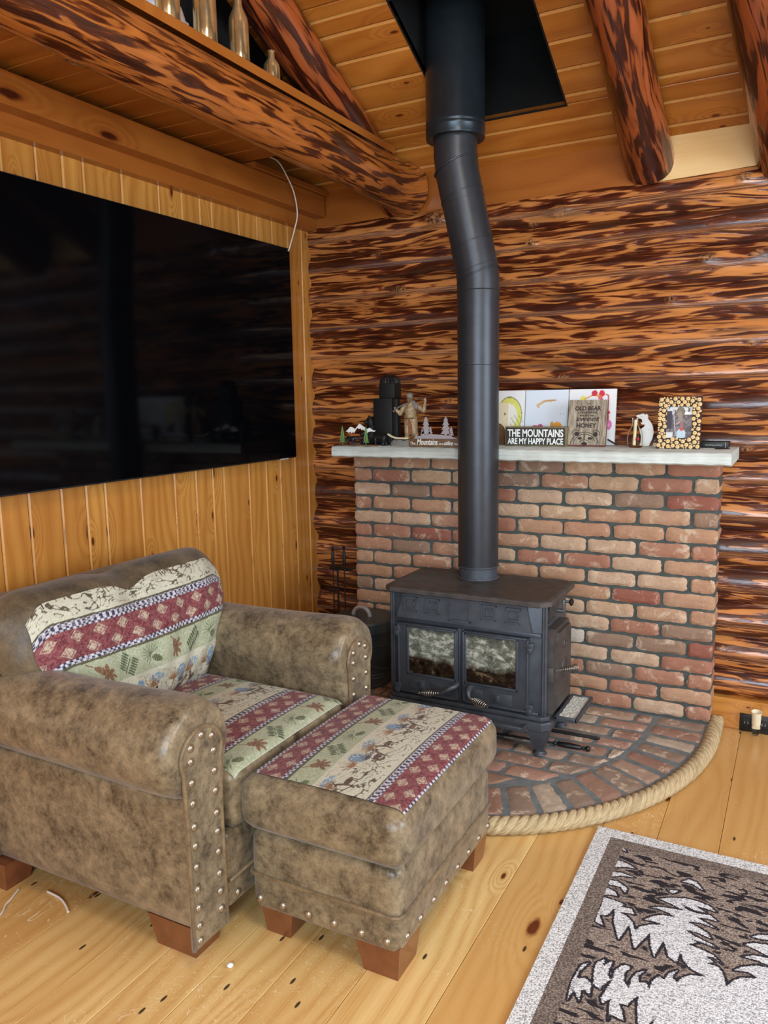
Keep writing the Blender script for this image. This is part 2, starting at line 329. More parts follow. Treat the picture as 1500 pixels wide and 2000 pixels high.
M['merc'] = simple('mercury_glass', (208, 186, 138), .16, .85, bump=.25, bscale=30, var=.25, vscale=14)
def stoveglass():      # sooted pane: grey film with a brown burnt band below
    m, n, l, b = nt('sooted_stove_glass'); N = N_(m); uv = N.uv(); sp = N('ShaderNodeSeparateXYZ'); l.new(uv, sp.inputs[0]); o = N.obj()
    x = N.noise(N.scale(o, 1, 1, 1.4), 26, 8, .72, .5); film = N.ramp(x, [(.3, S((50, 50, 42))), (.48, S((112, 112, 98))), (.62, S((196, 194, 176))), (.75, S((150, 148, 132)))])
    y = N.math('ADD', sp.outputs[1], N.math('MULTIPLY', N.math('SUBTRACT', N.noise(o, 14, 4), .5), .28))
    burnt = N.ramp(N.noise(o, 40, 5, .7), [(.35, S((14, 10, 8))), (.55, S((52, 38, 26))), (.72, S((150, 128, 96)))])
    c = N.mix(N.ramp(y, [(.30, 1), (.40, 0)]), film, burnt); e = N.ramp(N.math('ABSOLUTE', N.math('SUBTRACT', sp.outputs[1], .5)), [(.40, 0), (.5, .6)]); c = N.mix(e, c, S((20, 18, 14)))
    l.new(c, b.inputs['Base Color']); b.inputs['Roughness'].default_value = .25; return m
M['sglass'] = stoveglass()
def rugmat():
    m, n, l, b = nt('cut_pile_rug'); N = N_(m); o = N.obj(); sp = N('ShaderNodeSeparateColor'); l.new(N.attr('tone'), sp.inputs[0]); f, bd = sp.outputs[0], sp.outputs[1]   # f: .5+signed distance to the white shapes
    f = N.math('ADD', f, N.math('MULTIPLY', N.math('SUBTRACT', N.noise(o, 190, 2), .5), .05))
    spk = N.noise(N.scale(o, 1, 1, 1), 240, 2, .6); wh = N.ramp(N.math('MULTIPLY_ADD', spk, .6, N.math('MULTIPLY', N.noise(N.scale(o, 60, 260, 1), 1, 2), .4)), [(.40, S((146, 146, 148))), (.54, S((236, 236, 236)))])
    tp = N.ramp(spk, [(.42, S((108, 92, 82))), (.58, S((172, 156, 142)))])
    fl = N.noise(N.scale(o, 1, 1, 1, (3, 0, 0)), 1, 2, .6, .2); rt = N('ShaderNodeMapping'); l.new(o, rt.inputs[0]); rt.inputs['Rotation'].default_value = (0, 0, .35); rt.inputs['Scale'].default_value = (15, 44, 1)
    fk = N.noise(rt.outputs[0], 1, 2, .6, .6); far = N.ramp(f, [(.435, 1), (.462, 0)]); tp = N.mix(N.math('MULTIPLY', N.ramp(fk, [(.538, 0), (.552, 1)]), far), tp, S((34, 28, 34)))
    c = N.mix(N.ramp(f, [(.495, 0), (.505, 1)]), tp, wh); ln = N.ramp(N.math('ABSOLUTE', N.math('SUBTRACT', f, .485)), [(.013, 1), (.019, 0)]); c = N.mix(ln, c, S((34, 30, 40)))
    band = N.ramp(spk, [(.42, S((90, 76, 68))), (.6, S((148, 134, 122)))]); wb = N.ramp(spk, [(.40, S((156, 156, 154))), (.54, S((236, 236, 234)))])
    c = N.mix(N.ramp(bd, [(.3, 0), (.32, 1)], 'LINEAR'), c, band); c = N.mix(N.ramp(bd, [(.7, 0), (.72, 1)]), c, wb)
    l.new(c, b.inputs['Base Color']); b.inputs['Roughness'].default_value = .95; N.bump(b, spk, .8, .004); return m
M['rug'] = rugmat()
def woodsign():
    m, n, l, b = nt('grey_barnwood_sign'); N = N_(m); x = N.noise(N.scale(N.obj(), 160, 60, 9), 1, 4, .6); l.new(N.ramp(x, [(.35, S((108, 96, 82))), (.5, S((150, 136, 116))), (.68, S((186, 172, 150)))]), b.inputs['Base Color']); b.inputs['Roughness'].default_value = .7; return m
M['barn'] = woodsign()
M['barn2'] = simple('brown_striped_block', (112, 82, 52), .6, var=.35, vscale=60)
# ---------------- room shell ----------------
SL = math.tan(math.radians(25)); RY = -2.6
def cz(y): return 2.42+SL*(.1-y) if y > RY else 2.42+SL*(.1-RY)-SL*(RY-y)
g = G(); xs = [-.42, -.22, -.05, .208, .42, .562, .715, .875, 1.055, 1.257, 1.43, 1.601, 1.782, 1.96, 2.16, 2.33, 2.55, 2.72, 2.9, 3.1, 3.3, 3.46, 3.66, 3.9, 4.1, 4.3, 4.45]
g.cc = (0, 0, 0); g.box((-.42, -5.4, -.06), (4.5, .3, -.022)); tones = {-.05: (.9, 0, 0), .208: (.35, 0, 0), .42: (.15, 0, 0), .562: (.3, .3, .3), .715: (.1, .3, .3), .875: (.55, 0, 0), 1.055: (.05, 0, 0), 1.257: (.9, .5, .2), 1.601: (1, .1, .2), 1.43: (.95, .5, .5), 1.782: (1, 0, 0)}
for a, b_ in zip(xs[:-1], xs[1:]):
    y0 = -5.4; cut = random.uniform(-3.6, -2.6); tn = tones.get(a)
    g.board((a+.0007, y0, 0), (0, 1, 0), (1, 0, 0), (0, 0, 1), cut-y0-.001, b_-a-.0014, .02, .0012, tn)
    g.board((a+.0007, cut, 0), (0, 1, 0), (1, 0, 0), (0, 0, 1), .2-cut, b_-a-.0014, .02, .0012, tn)
struct(g.build('floor', M['floor']))
# left wall: vertical tongue and groove boards of mixed widths
ys = [-5.4]+[-5.4+.115*k for k in range(1, 31)]+[-1.85, -1.729, -1.62, -1.49, -1.384, -1.297, -1.122, -.935, -.807, -.70, -.625, -.446, -.314, -.198, -.072, .047, .135]
g = G(); g.box((-.36, -5.4, 0), (-.322, .3, 4.2))
for a, b_ in zip(ys[:-1], ys[1:]):
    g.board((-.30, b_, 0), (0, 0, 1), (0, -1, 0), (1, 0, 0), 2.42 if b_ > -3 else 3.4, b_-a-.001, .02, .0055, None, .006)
struct(g.build('wall_left', M['panel']))
# trim boards over the paneling
g = G(); g.board((-.19, -5.2, 2.283), (0, 1, 0), (0, 0, 1), (1, 0, 0), 5.30, .097, .11, .003, (.2, .4, .4)); struct(g.build('trim_1', M['trim']))
g = G(); g.board((-.255, -5.2, 2.225), (0, 1, 0), (0, 0, 1), (1, 0, 0), 5.33, .064, .045, .003, (.7, .4, .4)); struct(g.build('trim_2', M['trim']))
g = G(); g.board((-.176, -.47, 2.381), (0, 1, 0), (0, 0, 1), (1, 0, 0), .58, .026, .12, .003); struct(g.build('trim_3', M['trim']))
# back wall of peeled logs
def log(name, p0, p1, r0, r1, mat, parent=None, knots=(), seed=0, n=26, ov=None, wob=.012, flat=None, flare=0):
    rs = random.Random(seed); p0, p1 = Vector(p0), Vector(p1); ax = (p1-p0); L = ax.length; ax.normalize()
    up = Vector((0, 0, 1)) if abs(ax.z) < .8 else Vector((0, -1, 0)); sd = ax.cross(up).normalized(); up = sd.cross(ax)
    ns = max(12, int(L/.028)); ph = [rs.random()*6.28 for _ in range(9)]; vs = []; uvs = []; cols = []; uo, vo = rs.random()*40, rs.random()*40; t0 = rs.random()
    for i in range(ns+1):
        u = L*i/ns; r = r0+(r1-r0)*i/ns+flare*math.exp(-u/.22); r *= 1+.035*math.sin(u*3.1+ph[0])+.02*math.sin(u*7.3+ph[1]); c = p0+ax*u+up*(wob*math.sin(u*2.1+ph[2]))
        for k in range(n):
            a = 2*PI*k/n; rr = r*(1+.035*math.sin(2*a+ph[3]+u*.8)+.018*math.sin(3*a+ph[4]+u*2.2)+.012*math.sin(5*a+ph[5]-u*4)); kn = 0
            for ku, ka, amp, ks in knots:
                dd = ((u-ku)/ks)**2+(((a-ka+PI) % (2*PI)-PI)*r/(ks*.62))**2
                if dd < 9: e = math.exp(-dd); rr += amp*e; kn = max(kn, e)
            pt = c+(sd*math.cos(a)+up*math.sin(a))*rr; pt.z = min(pt.z, flat) if flat else pt.z; vs.append(pt); uvs.append((uo+u, vo+a*r)); cols.append((t0, kn, 0))
    fs = [(i*n+k, i*n+(k+1) % n, (i+1)*n+(k+1) % n, (i+1)*n+k) for i in range(ns) for k in range(n)]; fs += [tuple(range(n-1, -1, -1)), tuple(ns*n+k for k in range(n))]
    # unwrap seam: keep the seam at the back of the log
    gg = G(); gg.add(vs, fs, uvs, cols); return gg.build(name, mat, parent, p0 if not parent else None, ang=60)
wb = bpy.data.objects.new('wall_back', None); C.objects.link(wb); ORG['wall_back'] = (0, .19, 0); wb.location = (0, .19, 0); struct(wb)
g = G(); g.cc = (.1, 0, 0); g.box((-.36, .2, 0), (4.5, .34, 2.5)); g.build('chinking', M['logr'], wb)
seams = [.13, .25, .395, .54, .68, .835, .98, 1.127, 1.27, 1.41, 1.546, 1.687, 1.832, 1.977, 2.11, 2.262]
AF = PI/2*0-PI*0
for i in range(15):
    z = (seams[i]+seams[i+1])/2; h = seams[i+1]-seams[i]
    kn = []
    rk = random.Random(100+i)
    for _ in range(3): kn.append((rk.uniform(.3, 4), PI+rk.uniform(-.7, .7)+PI, .006, .028))
    if i == 14: kn += [(1.31, 2*PI-.15, .016, .04), (2.02, 2*PI+.15, .012, .035), (.74, .25, .03, .06)]
    if i == 13: kn += [(1.18, .1, .018, .032)]
    if i == 12: kn += [(.55, 0, .014, .04), (1.9, .2, .012, .03)]
    # cos axis (sd) of a log running +x points to -y: angle 0 faces the room
    log('log', (-.33, .19 if i < 14 else .20, z), (4.48, .19 if i < 14 else .20, z), h*.62, h*.62+rk.uniform(-.002, .003), M['log'], wb, kn, i, wob=.004)
# blocking above the top log, between the rafters
g = G(); g.board((-.3, .125, 2.20), (1, 0, 0), (0, 0, 1), (0, -1, 0), 1.6, .24, .05, .003, (.9, .5, .5)); struct(g.build('trim_4', M['trim']))
g = G(); g.board((1.3, .122, 2.20), (1, 0, 0), (0, 0, 1), (0, -1, 0), 3.1, .24, .05, .003, (.05, .5, .5)); struct(g.build('trim_5', M['block']))
g = G(); g.board((1.66, .109, -.0), (1, 0, 0), (0, 0, 1), (0, -1, 0), 2.8, .13, .05, .003, (.25, .5, .5)); struct(g.build('baseboard_back', M['panel']))
# sloped ceiling in horizontal boards, both pitches
g = G(); up = Vector((0, -math.cos(math.radians(25)), math.sin(math.radians(25)))); nrm = Vector((0, -math.sin(math.radians(25)), -math.cos(math.radians(25))))
Ls = (RY-.1)/-math.cos(math.radians(25)); k = 0; d = -.09
while d < Ls:
    o = Vector((-.36, .1, 2.42))+up*d; x0 = 4.9; 
    if d+.1235 > .235 and d < .235+.62:
        a0 = max(0, .235-d)
        if a0 > 0: g.board(o, (1, 0, 0), up, nrm, x0, a0, .02, .003)
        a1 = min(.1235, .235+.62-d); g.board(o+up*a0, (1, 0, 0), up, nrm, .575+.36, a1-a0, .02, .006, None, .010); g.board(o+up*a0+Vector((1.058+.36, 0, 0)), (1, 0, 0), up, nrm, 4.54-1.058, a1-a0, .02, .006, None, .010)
        if a1 < .1235: g.board(o+up*a1, (1, 0, 0), up, nrm, x0, .1235-a1, .02, .003)
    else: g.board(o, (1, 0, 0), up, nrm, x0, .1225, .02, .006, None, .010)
    d += .1245
up2 = Vector((0, -math.cos(math.radians(25)), -math.sin(math.radians(25)))); nr2 = Vector((0, math.sin(math.radians(25)), -math.cos(math.radians(25)))); top = Vector((-.36, RY, cz(RY))); d = 0
while d < 3.1: g.board(top+up2*d, (1, 0, 0), up2, nr2, 4.9, .1235, .02, .006); d += .1245
struct(g.build('ceiling', M['ceil']))
# right and front walls (behind the camera) with their windows
def wall_with_hole(name, ax, pos, lo, hi, hole, mat, t=.1):
    g = G(); (a0, a1), (z0, z1) = hole
    def bx(u0, u1, v0, v1):
        if ax == 'x': g.box((pos, u0, v0), (pos+t, u1, v1))
        else: g.box((u0, pos-t, v0), (u1, pos, v1))
    bx(lo[0], a0, 0, hi[1]); bx(a1, hi[0], 0, hi[1]); bx(a0, a1, 0, z0); bx(a0, a1, z1, hi[1]); return struct(g.build(name, mat, smooth=False))
wall_with_hole('wall_right', 'x', 4.4, (-5.4, 0), (.3, 3.75), ((-2.75, -.75), (.9, 2.3)), M['panel'])
wall_with_hole('wall_front', 'y', -5.3, (-.36, 0), (4.5, 3.75), ((.9, 3.7), (.8, 2.3)), M['panel'])
def lit(name, col, st):
    m, n, l, b = nt(name); b.inputs['Base Color'].default_value = (.1, .1, .1, 1); b.inputs['Emission Color'].default_value = tuple(col)+(1,); b.inputs['Emission Strength'].default_value = st; return m
M['sky'] = lit('daylit_pane', (.8, .9, 1), 2.2)
def window(name, ax, pos, a0, a1, z0, z1, nm):
    def P(u, v, d=0): return (pos+d, u, v) if ax == 'x' else (u, pos-d, v)
    root = bpy.data.objects.new(name, None); C.objects.link(root); root.location = P((a0+a1)/2, z0); ORG[root.name] = tuple(root.location); struct(root)
    g = G()
    def bar(u0, u1, v0, v1):
        p, q = P(u0, v0, -.02), P(u1, v1, .04); g.box([min(p[i], q[i]) for i in range(3)], [max(p[i], q[i]) for i in range(3)])
    bar(a0-.07, a0, z0-.07, z1+.07); bar(a1, a1+.07, z0-.07, z1+.07); bar(a0, a1, z0-.07, z0); bar(a0, a1, z1, z1+.07)
    for k in range(1, nm): u = a0+(a1-a0)*k/nm; bar(u-.025, u+.025, z0, z1)
    g.build('window_frame', M['trim'], root, smooth=False)
    g = G(); p, q = P(a0, z0, .05), P(a1, z1, .06); g.box([min(p[i], q[i]) for i in range(3)], [max(p[i], q[i]) for i in range(3)]); g.build('pane', M['sky'], root, smooth=False)
window('window_1', 'x', 4.4, -2.75, -.75, .9, 2.3, 2); window('window_2', 'y', -5.3, .9, 3.7, .8, 2.3, 3)
# ---------------- log rafters, loft beam and loft floor ----------------
def rafter(x, r, seed, label, kn=(), y1=-2.45, dx=0):
    off = r*.86/math.cos(math.radians(25)); p0 = Vector((x, .14, cz(.14)-off)); p1 = Vector((x+dx, y1, cz(y1)-off))
    o = log('log_rafter', p0, p1, r, r*1.02, M['logr'], None, kn, seed, ov=1); tag(o, label, 'rafter', None); return o
rafter(1.335, .094, 41, 'dark red log rafter in the middle, running up the ceiling right of the stovepipe', [(.22, 1.3, .012, .03), (.16, 2.6, .012, .03)])
rafter(1.865, .13, 45, 'dark red log rafter cut off by the right edge of the picture', [(.45, 2.6, .02, .06)], dx=-.25)
rafter(.20, .088, 47, 'dark red log rafter passing behind the loft beam, left of the stovepipe', [(1.0, 1.2, .008, .03)])
o = log('loft_beam', (.255, .10, 2.354), (.252, -5.2, 2.378), .096, .088, M['beam'], None, [(.14, .5, .012, .03), (.6, 5.4, .012, .022), (.95, 1.2, .01, .03), (1.35, 5.6, .014, .028), (1.9, 4.9, .012, .03)], 77, n=36, wob=.0, flat=2.459, flare=.024)
tag(o, 'peeled log beam carrying the loft edge across the top left', 'beam')
g = G()
for k in range(37):
    y = -.475-.1265*k; g.board((-.29, y, 2.408), (1, 0, 0), (0, -1, 0), (0, 0, -1), .455, .1255, .02, .005)
o = g.build('loft_floor', M['ceil'], origin=(-.05, -2, 2.44)); tag(o, 'short orange boards of the loft floor seen from below, between beam and wall', 'loft floor')
g = G(); g.board((.10, -5.2, 2.493), (0, 1, 0), (1, 0, 0), (0, 0, 1), 5.12, .192, .033, .003, (.4, .4, .4)); o = g.build('loft_edge_board', M['trim'], origin=(.2, -2.6, 2.46)); tag(o, 'smooth orange board lying on the loft beam under the bottles', 'shelf')
# flue box in the ceiling
g = G(); R25 = Matrix.Rotation(math.radians(-25), 4, 'X')
def onc(x, d): return Vector((x, .1, 2.42))+up*d
g = G(); T = .006; x0, x1, d0, d1, hh = .575, 1.058, .235, .855, -.45
def fbox(xa, xb, da, db, ha, hb):
    vs = [onc(x, d)+nrm*h for h in (ha, hb) for x, d in ((xa, da), (xb, da), (xb, db), (xa, db))]; g.add(vs, [(0, 1, 2, 3)[::-1], (4, 5, 6, 7), (0, 1, 5, 4), (1, 2, 6, 5), (2, 3, 7, 6), (3, 0, 4, 7)])
fbox(x0-T, x0, d0-T, d1+T, hh, .002); fbox(x1, x1+T, d0-T, d1+T, hh, .002); fbox(x0, x1, d0-T, d0, hh, .002); fbox(x0, x1, d1, d1+T, hh, .002); fbox(x0, x1, d0, d1, hh, hh+.01)
o = g.build('flue_ceiling_box', M['black'], origin=tuple(onc(.816, .545)), smooth=False); tag(o, 'black square opening in the ceiling where the stovepipe passes through', 'flue box')
yy = [-1.33, -.22]; g = G(); vs = [(x, y, z) for x in (.0, .012) for y, z in ((yy[0], 2.43), (yy[1], 2.43), (yy[1], cz(yy[1])-.03), (yy[0], cz(yy[0])-.03))]  # added black sheet standing in for the unlit space under the roof
g.add(vs, [(0, 1, 2, 3)[::-1], (4, 5, 6, 7), (0, 1, 5, 4), (1, 2, 6, 5), (2, 3, 7, 6), (3, 0, 4, 7)]); tag(g.build('loft_shade_sheet', M['black'], origin=(.006, -.8, 2.43), smooth=False), 'black sheet added in place of the loft shade behind the gold bottles', 'shade_sheet')
# ---------------- brick chimney wall ----------------
def brickcol(hearth=False):
    pal = [(182, 134, 104), (188, 146, 114), (174, 122, 96), (194, 158, 124), (166, 112, 88), (184, 140, 108), (150, 120, 98), (198, 164, 134)]
    if hearth: pal = [(160, 126, 106), (176, 146, 124), (156, 118, 100), (150, 128, 110), (178, 138, 118), (188, 170, 148)]
    r = random.random()
    c = random.choice(pal)
    if r < .05: c = (150, 88, 70)
    elif r < .075: c = (206, 196, 180)
    elif r < .088 and not hearth: c = (96, 96, 70)
    return S(c)[:3]
def rbrick(g, M_, w, h, dep, col, jit=.0013, quad=None):     # tumbled brick: rounded, slightly ragged face on frame M_ (x along, y up, z out)
    nx, ny = 12, 5; vs = []; cols = []; off = [[random.gauss(0, jit) for _ in range(nx+1)] for _ in range(ny+1)]; px = random.random()*6
    for j in range(ny+1):
        for i in range(nx+1):
            u, v = i/nx, j/ny; eu = min(u, 1-u)*w; ev = min(v, 1-v)*h; e = min(eu, ev); z = -.007*max(0, 1-e/.009)**2+off[j][i]*.5
            x = u*w; y = v*h; crn = max(0, 1-eu/.012)*max(0, 1-ev/.012); sx = 1 if u < .5 else -1; sy = 1 if v < .5 else -1; x += sx*crn*.004; y += sy*crn*.004
            if i in (0, nx): x += off[j][i]
            if j in (0, ny): y += off[j][i]*.8+.0012*math.sin(px+u*9)
            if quad:
                a, b_, c, d = quad; p = (Vector(a)*(1-u)+Vector(b_)*u)*(1-v)+(Vector(d)*(1-u)+Vector(c)*u)*v; p = M_ @ Vector((p.x+(x-u*w), p.y+(y-v*h), z))
            else: p = M_ @ Vector((x, y, z))
            vs.append(p)
    n0 = len(vs); rim = [(0, i) for i in range(nx+1)]+[(j, nx) for j in range(1, ny+1)]+[(ny, i) for i in range(nx-1, -1, -1)]+[(j, 0) for j in range(ny-1, 0, -1)]
    zz = (M_.to_3x3() @ Vector((0, 0, -dep))); fs = [(j*(nx+1)+i, j*(nx+1)+i+1, (j+1)*(nx+1)+i+1, (j+1)*(nx+1)+i) for j in range(ny) for i in range(nx)]
    for j, i in rim: vs.append(vs[j*(nx+1)+i]+zz)
    m = len(rim)
    for k in range(m):
        a, b_ = rim[k], rim[(k+1) % m]; fs.append((a[0]*(nx+1)+a[1], n0+k, n0+(k+1) % m, b_[0]*(nx+1)+b_[1]))
    g.cc = col; g.add(vs, fs, [(p.x, p.z) for p in vs])
WB = 1.668; RH = .0677; PB = (WB+.010)/8
root = thing('brick_chimney_wall', (WB/2, .05, .05), 'low wall of tumbled red-tan bricks behind the wood stove', 'brick wall')
g = G(); g.box((.004, .006, .045), (WB-.004, .18, 1.134)); g.build('mortar', M['mortar'], root, smooth=False)
g = G()
for r in range(16):
    z = .05+r*RH+.004; half = r % 2 == 0; x = 0
    edges = [0]+([PB*.5] if half else [])
    k = edges[-1]
    while k+PB < WB+.02: k += PB; edges.append(min(k, WB+.010))
    if edges[-1] < WB: edges.append(WB+.010)
    for a, b_ in zip(edges[:-1], edges[1:]):
        jx = random.uniform(-.002, .002); wd = b_-a-.010+random.uniform(-.004, .001); hh = RH-.0105+random.uniform(-.003, .0015)
        if r == 7 and 1.1 < a < 1.3: c = S((150, 88, 70))[:3]
        else: c = brickcol()
        rbrick(g, frame((a+max(jx, -a), -.004+random.uniform(-.002, .002), z+random.uniform(-.001, .001)), (1, 0, 0), (0, 0, 1)), wd, hh, .10 if (a > 0 and b_ < WB) else .13, c)
g.build('brick', M['brick'], root)
# ---------------- mantel shelf ----------------
g = G(); bm = bmesh.new(); nx = 120
def mant(u, v):  # profile loop along v
    x = .04+(1.722-.04)*u; pr = [(.108, 1.137), (-.262, 1.137), (-.270, 1.143), (-.270, 1.178), (-.263, 1.185), (.108, 1.185), (.108, 1.137)]
    y, z = pr[min(6, round(v*6))]
    if round(v*6) in (1, 2, 3, 4): y += .0010*math.sin(x*47)+.0008*math.sin(x*131+2); z += .001*math.sin(x*83)
    return (x, y, z)
g.grid(mant, nx, 6); n = nx+1
g.add([mant(0, k/6) for k in range(6)], [tuple(range(6))]); g.add([mant(1, k/6) for k in range(6)], [tuple(range(5, -1, -1))])
mantel = g.build('mantel_shelf', M['mantel'], origin=(.88, -.08, 1.137), ang=50); tag(mantel, 'thick whitewashed wooden mantel shelf on top of the brick wall', 'mantel shelf')
# ---------------- curved brick hearth and its rope ----------------
HX = .834; HT = .05
def ell(a, b, th): # th 0..pi from right side round the front
    return Vector((HX+a*math.cos(th), -.10-b*math.sin(th), 0))
root = thing('brick_hearth', (HX, -.5, 0), 'low curved hearth of old bricks under the wood stove', 'hearth')
g = G(); out = [ell(.828, 1.035, PI*k/64) for k in range(65)]; pts = [(HX+.828, .004)]+[(p.x, p.y) for p in out]+[(HX-.828, .004)]
g.prism(pts, frame((0, 0, .001), (1, 0, 0), (0, 1, 0)), HT-.006); g.build('mortar_bed', M['mortar2'], root, smooth=False)
g = G(); Mh = frame((0, 0, HT), (1, 0, 0), (0, 1, 0))
# ring of radial bricks
ths = []; th = -.0; lens = []
N = 400; arc = [0]; P0 = ell(.73, .94, 0)
for k in range(1, N+1): p = ell(.73, .94, PI*k/N); arc.append(arc[-1]+(p-P0).length); P0 = p
nb = 26
def tha(s): 
    k = np.searchsorted(arc, s); return PI*min(k, N)/N
for k in range(nb):
    a0, a1 = arc[-1]*k/nb+.0055, arc[-1]*(k+1)/nb-.0055; t0, t1 = tha(a0), tha(a1)
    q = [ell(.628, .832, t0), ell(.82, 1.028, t0), ell(.82, 1.028, t1), ell(.628, .832, t1)]; w_ = (q[1]-q[0]).length; h_ = (q[2]-q[1]).length
    jz = frame((0, 0, HT+random.uniform(-.002, .002)), (1, 0, 0), (0, 1, 0)); rbrick(g, jz, w_, h_, .03, brickcol(True), .0016, [tuple(p) for p in q])
for s_ in (1, -1):
    x0, x1 = (HX+.632, HX+.82) if s_ > 0 else (HX-.82, HX-.632); rbrick(g, frame((x0, -.092, HT), (1, 0, 0), (0, 1, 0)), x1-x0, .085, .03, brickcol(True))
# field of running bricks clipped by the ring
def hwid(yy):
    t = max(0, (-yy-.10)/.818); return .614*math.sqrt(max(0, 1-t*t)) if t < 1 else 0
y = -.010; r = 0
while y > -.92:
    ya, yb = y-.004, y-.092; ha, hb = hwid(ya), hwid(yb); x = -.7+(.105 if r % 2 else 0)-.03*(r % 3)
    while x < .7:
        xa, xb = x+.004, x+.204; q = [(max(xa, -hb), yb), (min(xb, hb), yb), (min(xb, ha), ya), (max(xa, -ha), ya)]; x += .208
        wb, wt = q[1][0]-q[0][0], q[2][0]-q[3][0]
        if wt < .02 or wb < -.03: continue
        if wb < .004: m_ = (q[0][0]+q[1][0])/2; q[0] = (m_-.004, yb+.03); q[1] = (m_+.004, yb+.03)
        rbrick(g, frame((0, 0, HT+random.uniform(-.002, .002)), (1, 0, 0), (0, 1, 0)), wt, .088, .03, brickcol(True), .0016, [(HX+a, b_, 0) for a, b_ in q])
    y -= .096; r += 1
g.build('brick', M['hbrick'], root)
path = [Vector((HX+.852, .095, 0)), Vector((HX+.852, .04, 0)), Vector((HX+.852, -.02, 0)), Vector((HX+.852, -.06, 0))]+[ell(.852, 1.06, PI*k/90) for k in range(1, 90)]+[Vector((HX-.852, -.06+.05*k, 0)) for k in range(0, 3)]
def resample(P, ds):
    out = [P[0]]; acc = 0
    for a, b_ in zip(P[:-1], P[1:]):
        L = (b_-a).length; t = ds-acc
        while t <= L: out.append(a.lerp(b_, t/L)); t += ds
        acc = (acc+L) % ds
    return out
rp = resample(path, .006); g = G()
for s_ in range(3):
    pts = []
    for i, p in enumerate(rp):
        t = (rp[min(i+1, len(rp)-1)]-rp[max(i-1, 0)]).normalized(); a = t.cross(Vector((0, 0, 1))); ph = i*.006/.098*2*PI+s_*2*PI/3
        pts.append(p+a*.0155*math.cos(ph)+Vector((0, 0, 1))*(.031+.0145*math.sin(ph)))
    g.tube(pts, .0162, 10)
tag(g.build('hearth_rope', M['rope'], origin=(HX, -.5, 0), ang=180), 'thick twisted hemp rope laid on the floor around the hearth', 'rope')
# ---------------- cast iron wood stove ----------------
st = thing('wood_stove', (.81, -.42, .05), 'black cast-iron wood stove with two glass doors, standing on the hearth', 'wood stove')
X0, X1, YF, YB = .50, 1.135, -.575, -.255
g = G(); g.box((X0+.004, YF+.006, .19), (X1-.004, YB, .635), .006); 
for x in (X0, X1): # fluted corner posts
    for dx in (-.008, .0, .008): g.tube([(x+dx*(.6), YF+.006-abs(dx)*.1, .2), (x+dx*.6, YF+.006-abs(dx)*.1, .628)], .0065, 8)
g.box((X0+.01, YF-.004, .505), (X1-.012, YF+.01, .522), .003); g.box((X0+.02, YF-.003, .2), (X1-.02, YF+.01, .212), .002)
for x0 in (.790, .806): g.box((x0-.002, YF-.006, .205), (x0+.012, YF+.01, .505), .002)
g.build('body', M['iron'], st)
def plate(g, x0, x1, y0, y1, z0, z1, ch, bev):
    poly = [(x0+ch, y0), (x1-ch, y0), (x1, y0+ch), (x1, y1-ch), (x1-ch, y1), (x0+ch, y1), (x0, y1-ch), (x0, y0+ch)]
    def off(p, d): cx, cy = (x0+x1)/2, (y0+y1)/2; return (p[0]-math.copysign(d, p[0]-cx), p[1]-math.copysign(d, p[1]-cy))
    lv = [(0, z0+bev*.5), (0, z1-bev), (bev*.35, z1-bev*.35), (bev, z1), (bev*2.6, z1), (bev*3, z1-.0015)]; vs = []
    lv = [(bev, z0)]+lv
    for d, z in lv: vs += [(*off(p, d), z) for p in poly]
    fs = [(k*8+i, k*8+(i+1) % 8, (k+1)*8+(i+1) % 8, (k+1)*8+i) for k in range(len(lv)-1) for i in range(8)]+[tuple(range(7, -1, -1)), tuple((len(lv)-1)*8+i for i in range(8))]
    g.add(vs, fs)
g = G(); plate(g, .468, 1.160, -.602, -.205, .626, .650, .034, .008); g.build('top_plate', M['iron2'], st, ang=25)
g = G(); pr = []
for i, (x0, x1, z) in enumerate(((.531, 1.090, .527), (.558, 1.066, .630))):
    pr.append((x0, x1, z))
vs = [(.531, -.598, .527), (1.090, -.598, .527), (1.066, -.580, .632), (.558, -.580, .632), (.531, -.57, .527), (1.090, -.57, .527), (1.066, -.57, .632), (.558, -.57, .632)]
g.add(vs, [(0, 1, 2, 3), (7, 6, 5, 4), (0, 4, 5, 1), (1, 5, 6, 2), (2, 6, 7, 3), (3, 7, 4, 0)])
tl = math.atan2(.018, .105)
def onp(x, z, d): f = (z-.527)/.105; return Vector((x, -.598+.018*f, z))+Vector((0, -math.cos(tl), -math.sin(tl)))*d
def sqring(cx, cz_, w, h, t, d0):
    t *= 1.3; d0 *= 1.7
    for (a0, a1, b0, b1) in ((cx-w, cx+w, cz_+h-t, cz_+h), (cx-w, cx+w, cz_-h, cz_-h+t), (cx-w, cx-w+t, cz_-h, cz_+h), (cx+w-t, cx+w, cz_-h, cz_+h)):
        v8 = [onp(a, b_, d) for d in (-.001, d0) for a, b_ in ((a0, b0), (a1, b0), (a1, b1), (a0, b1))]; g.add(v8, [(0, 1, 2, 3)[::-1], (4, 5, 6, 7), (0, 1, 5, 4), (1, 2, 6, 5), (2, 3, 7, 6), (3, 0, 4, 7)])
for cx in (.591, .687, .922, 1.018): sqring(cx, .585, .030, .029, .0035, .0028); sqring(cx, .585, .016, .016, .003, .0028)
sqring(.806, .585, .046, .047, .006, .0035)
g.build('upper_panel', M['iron'], st, ang=20)
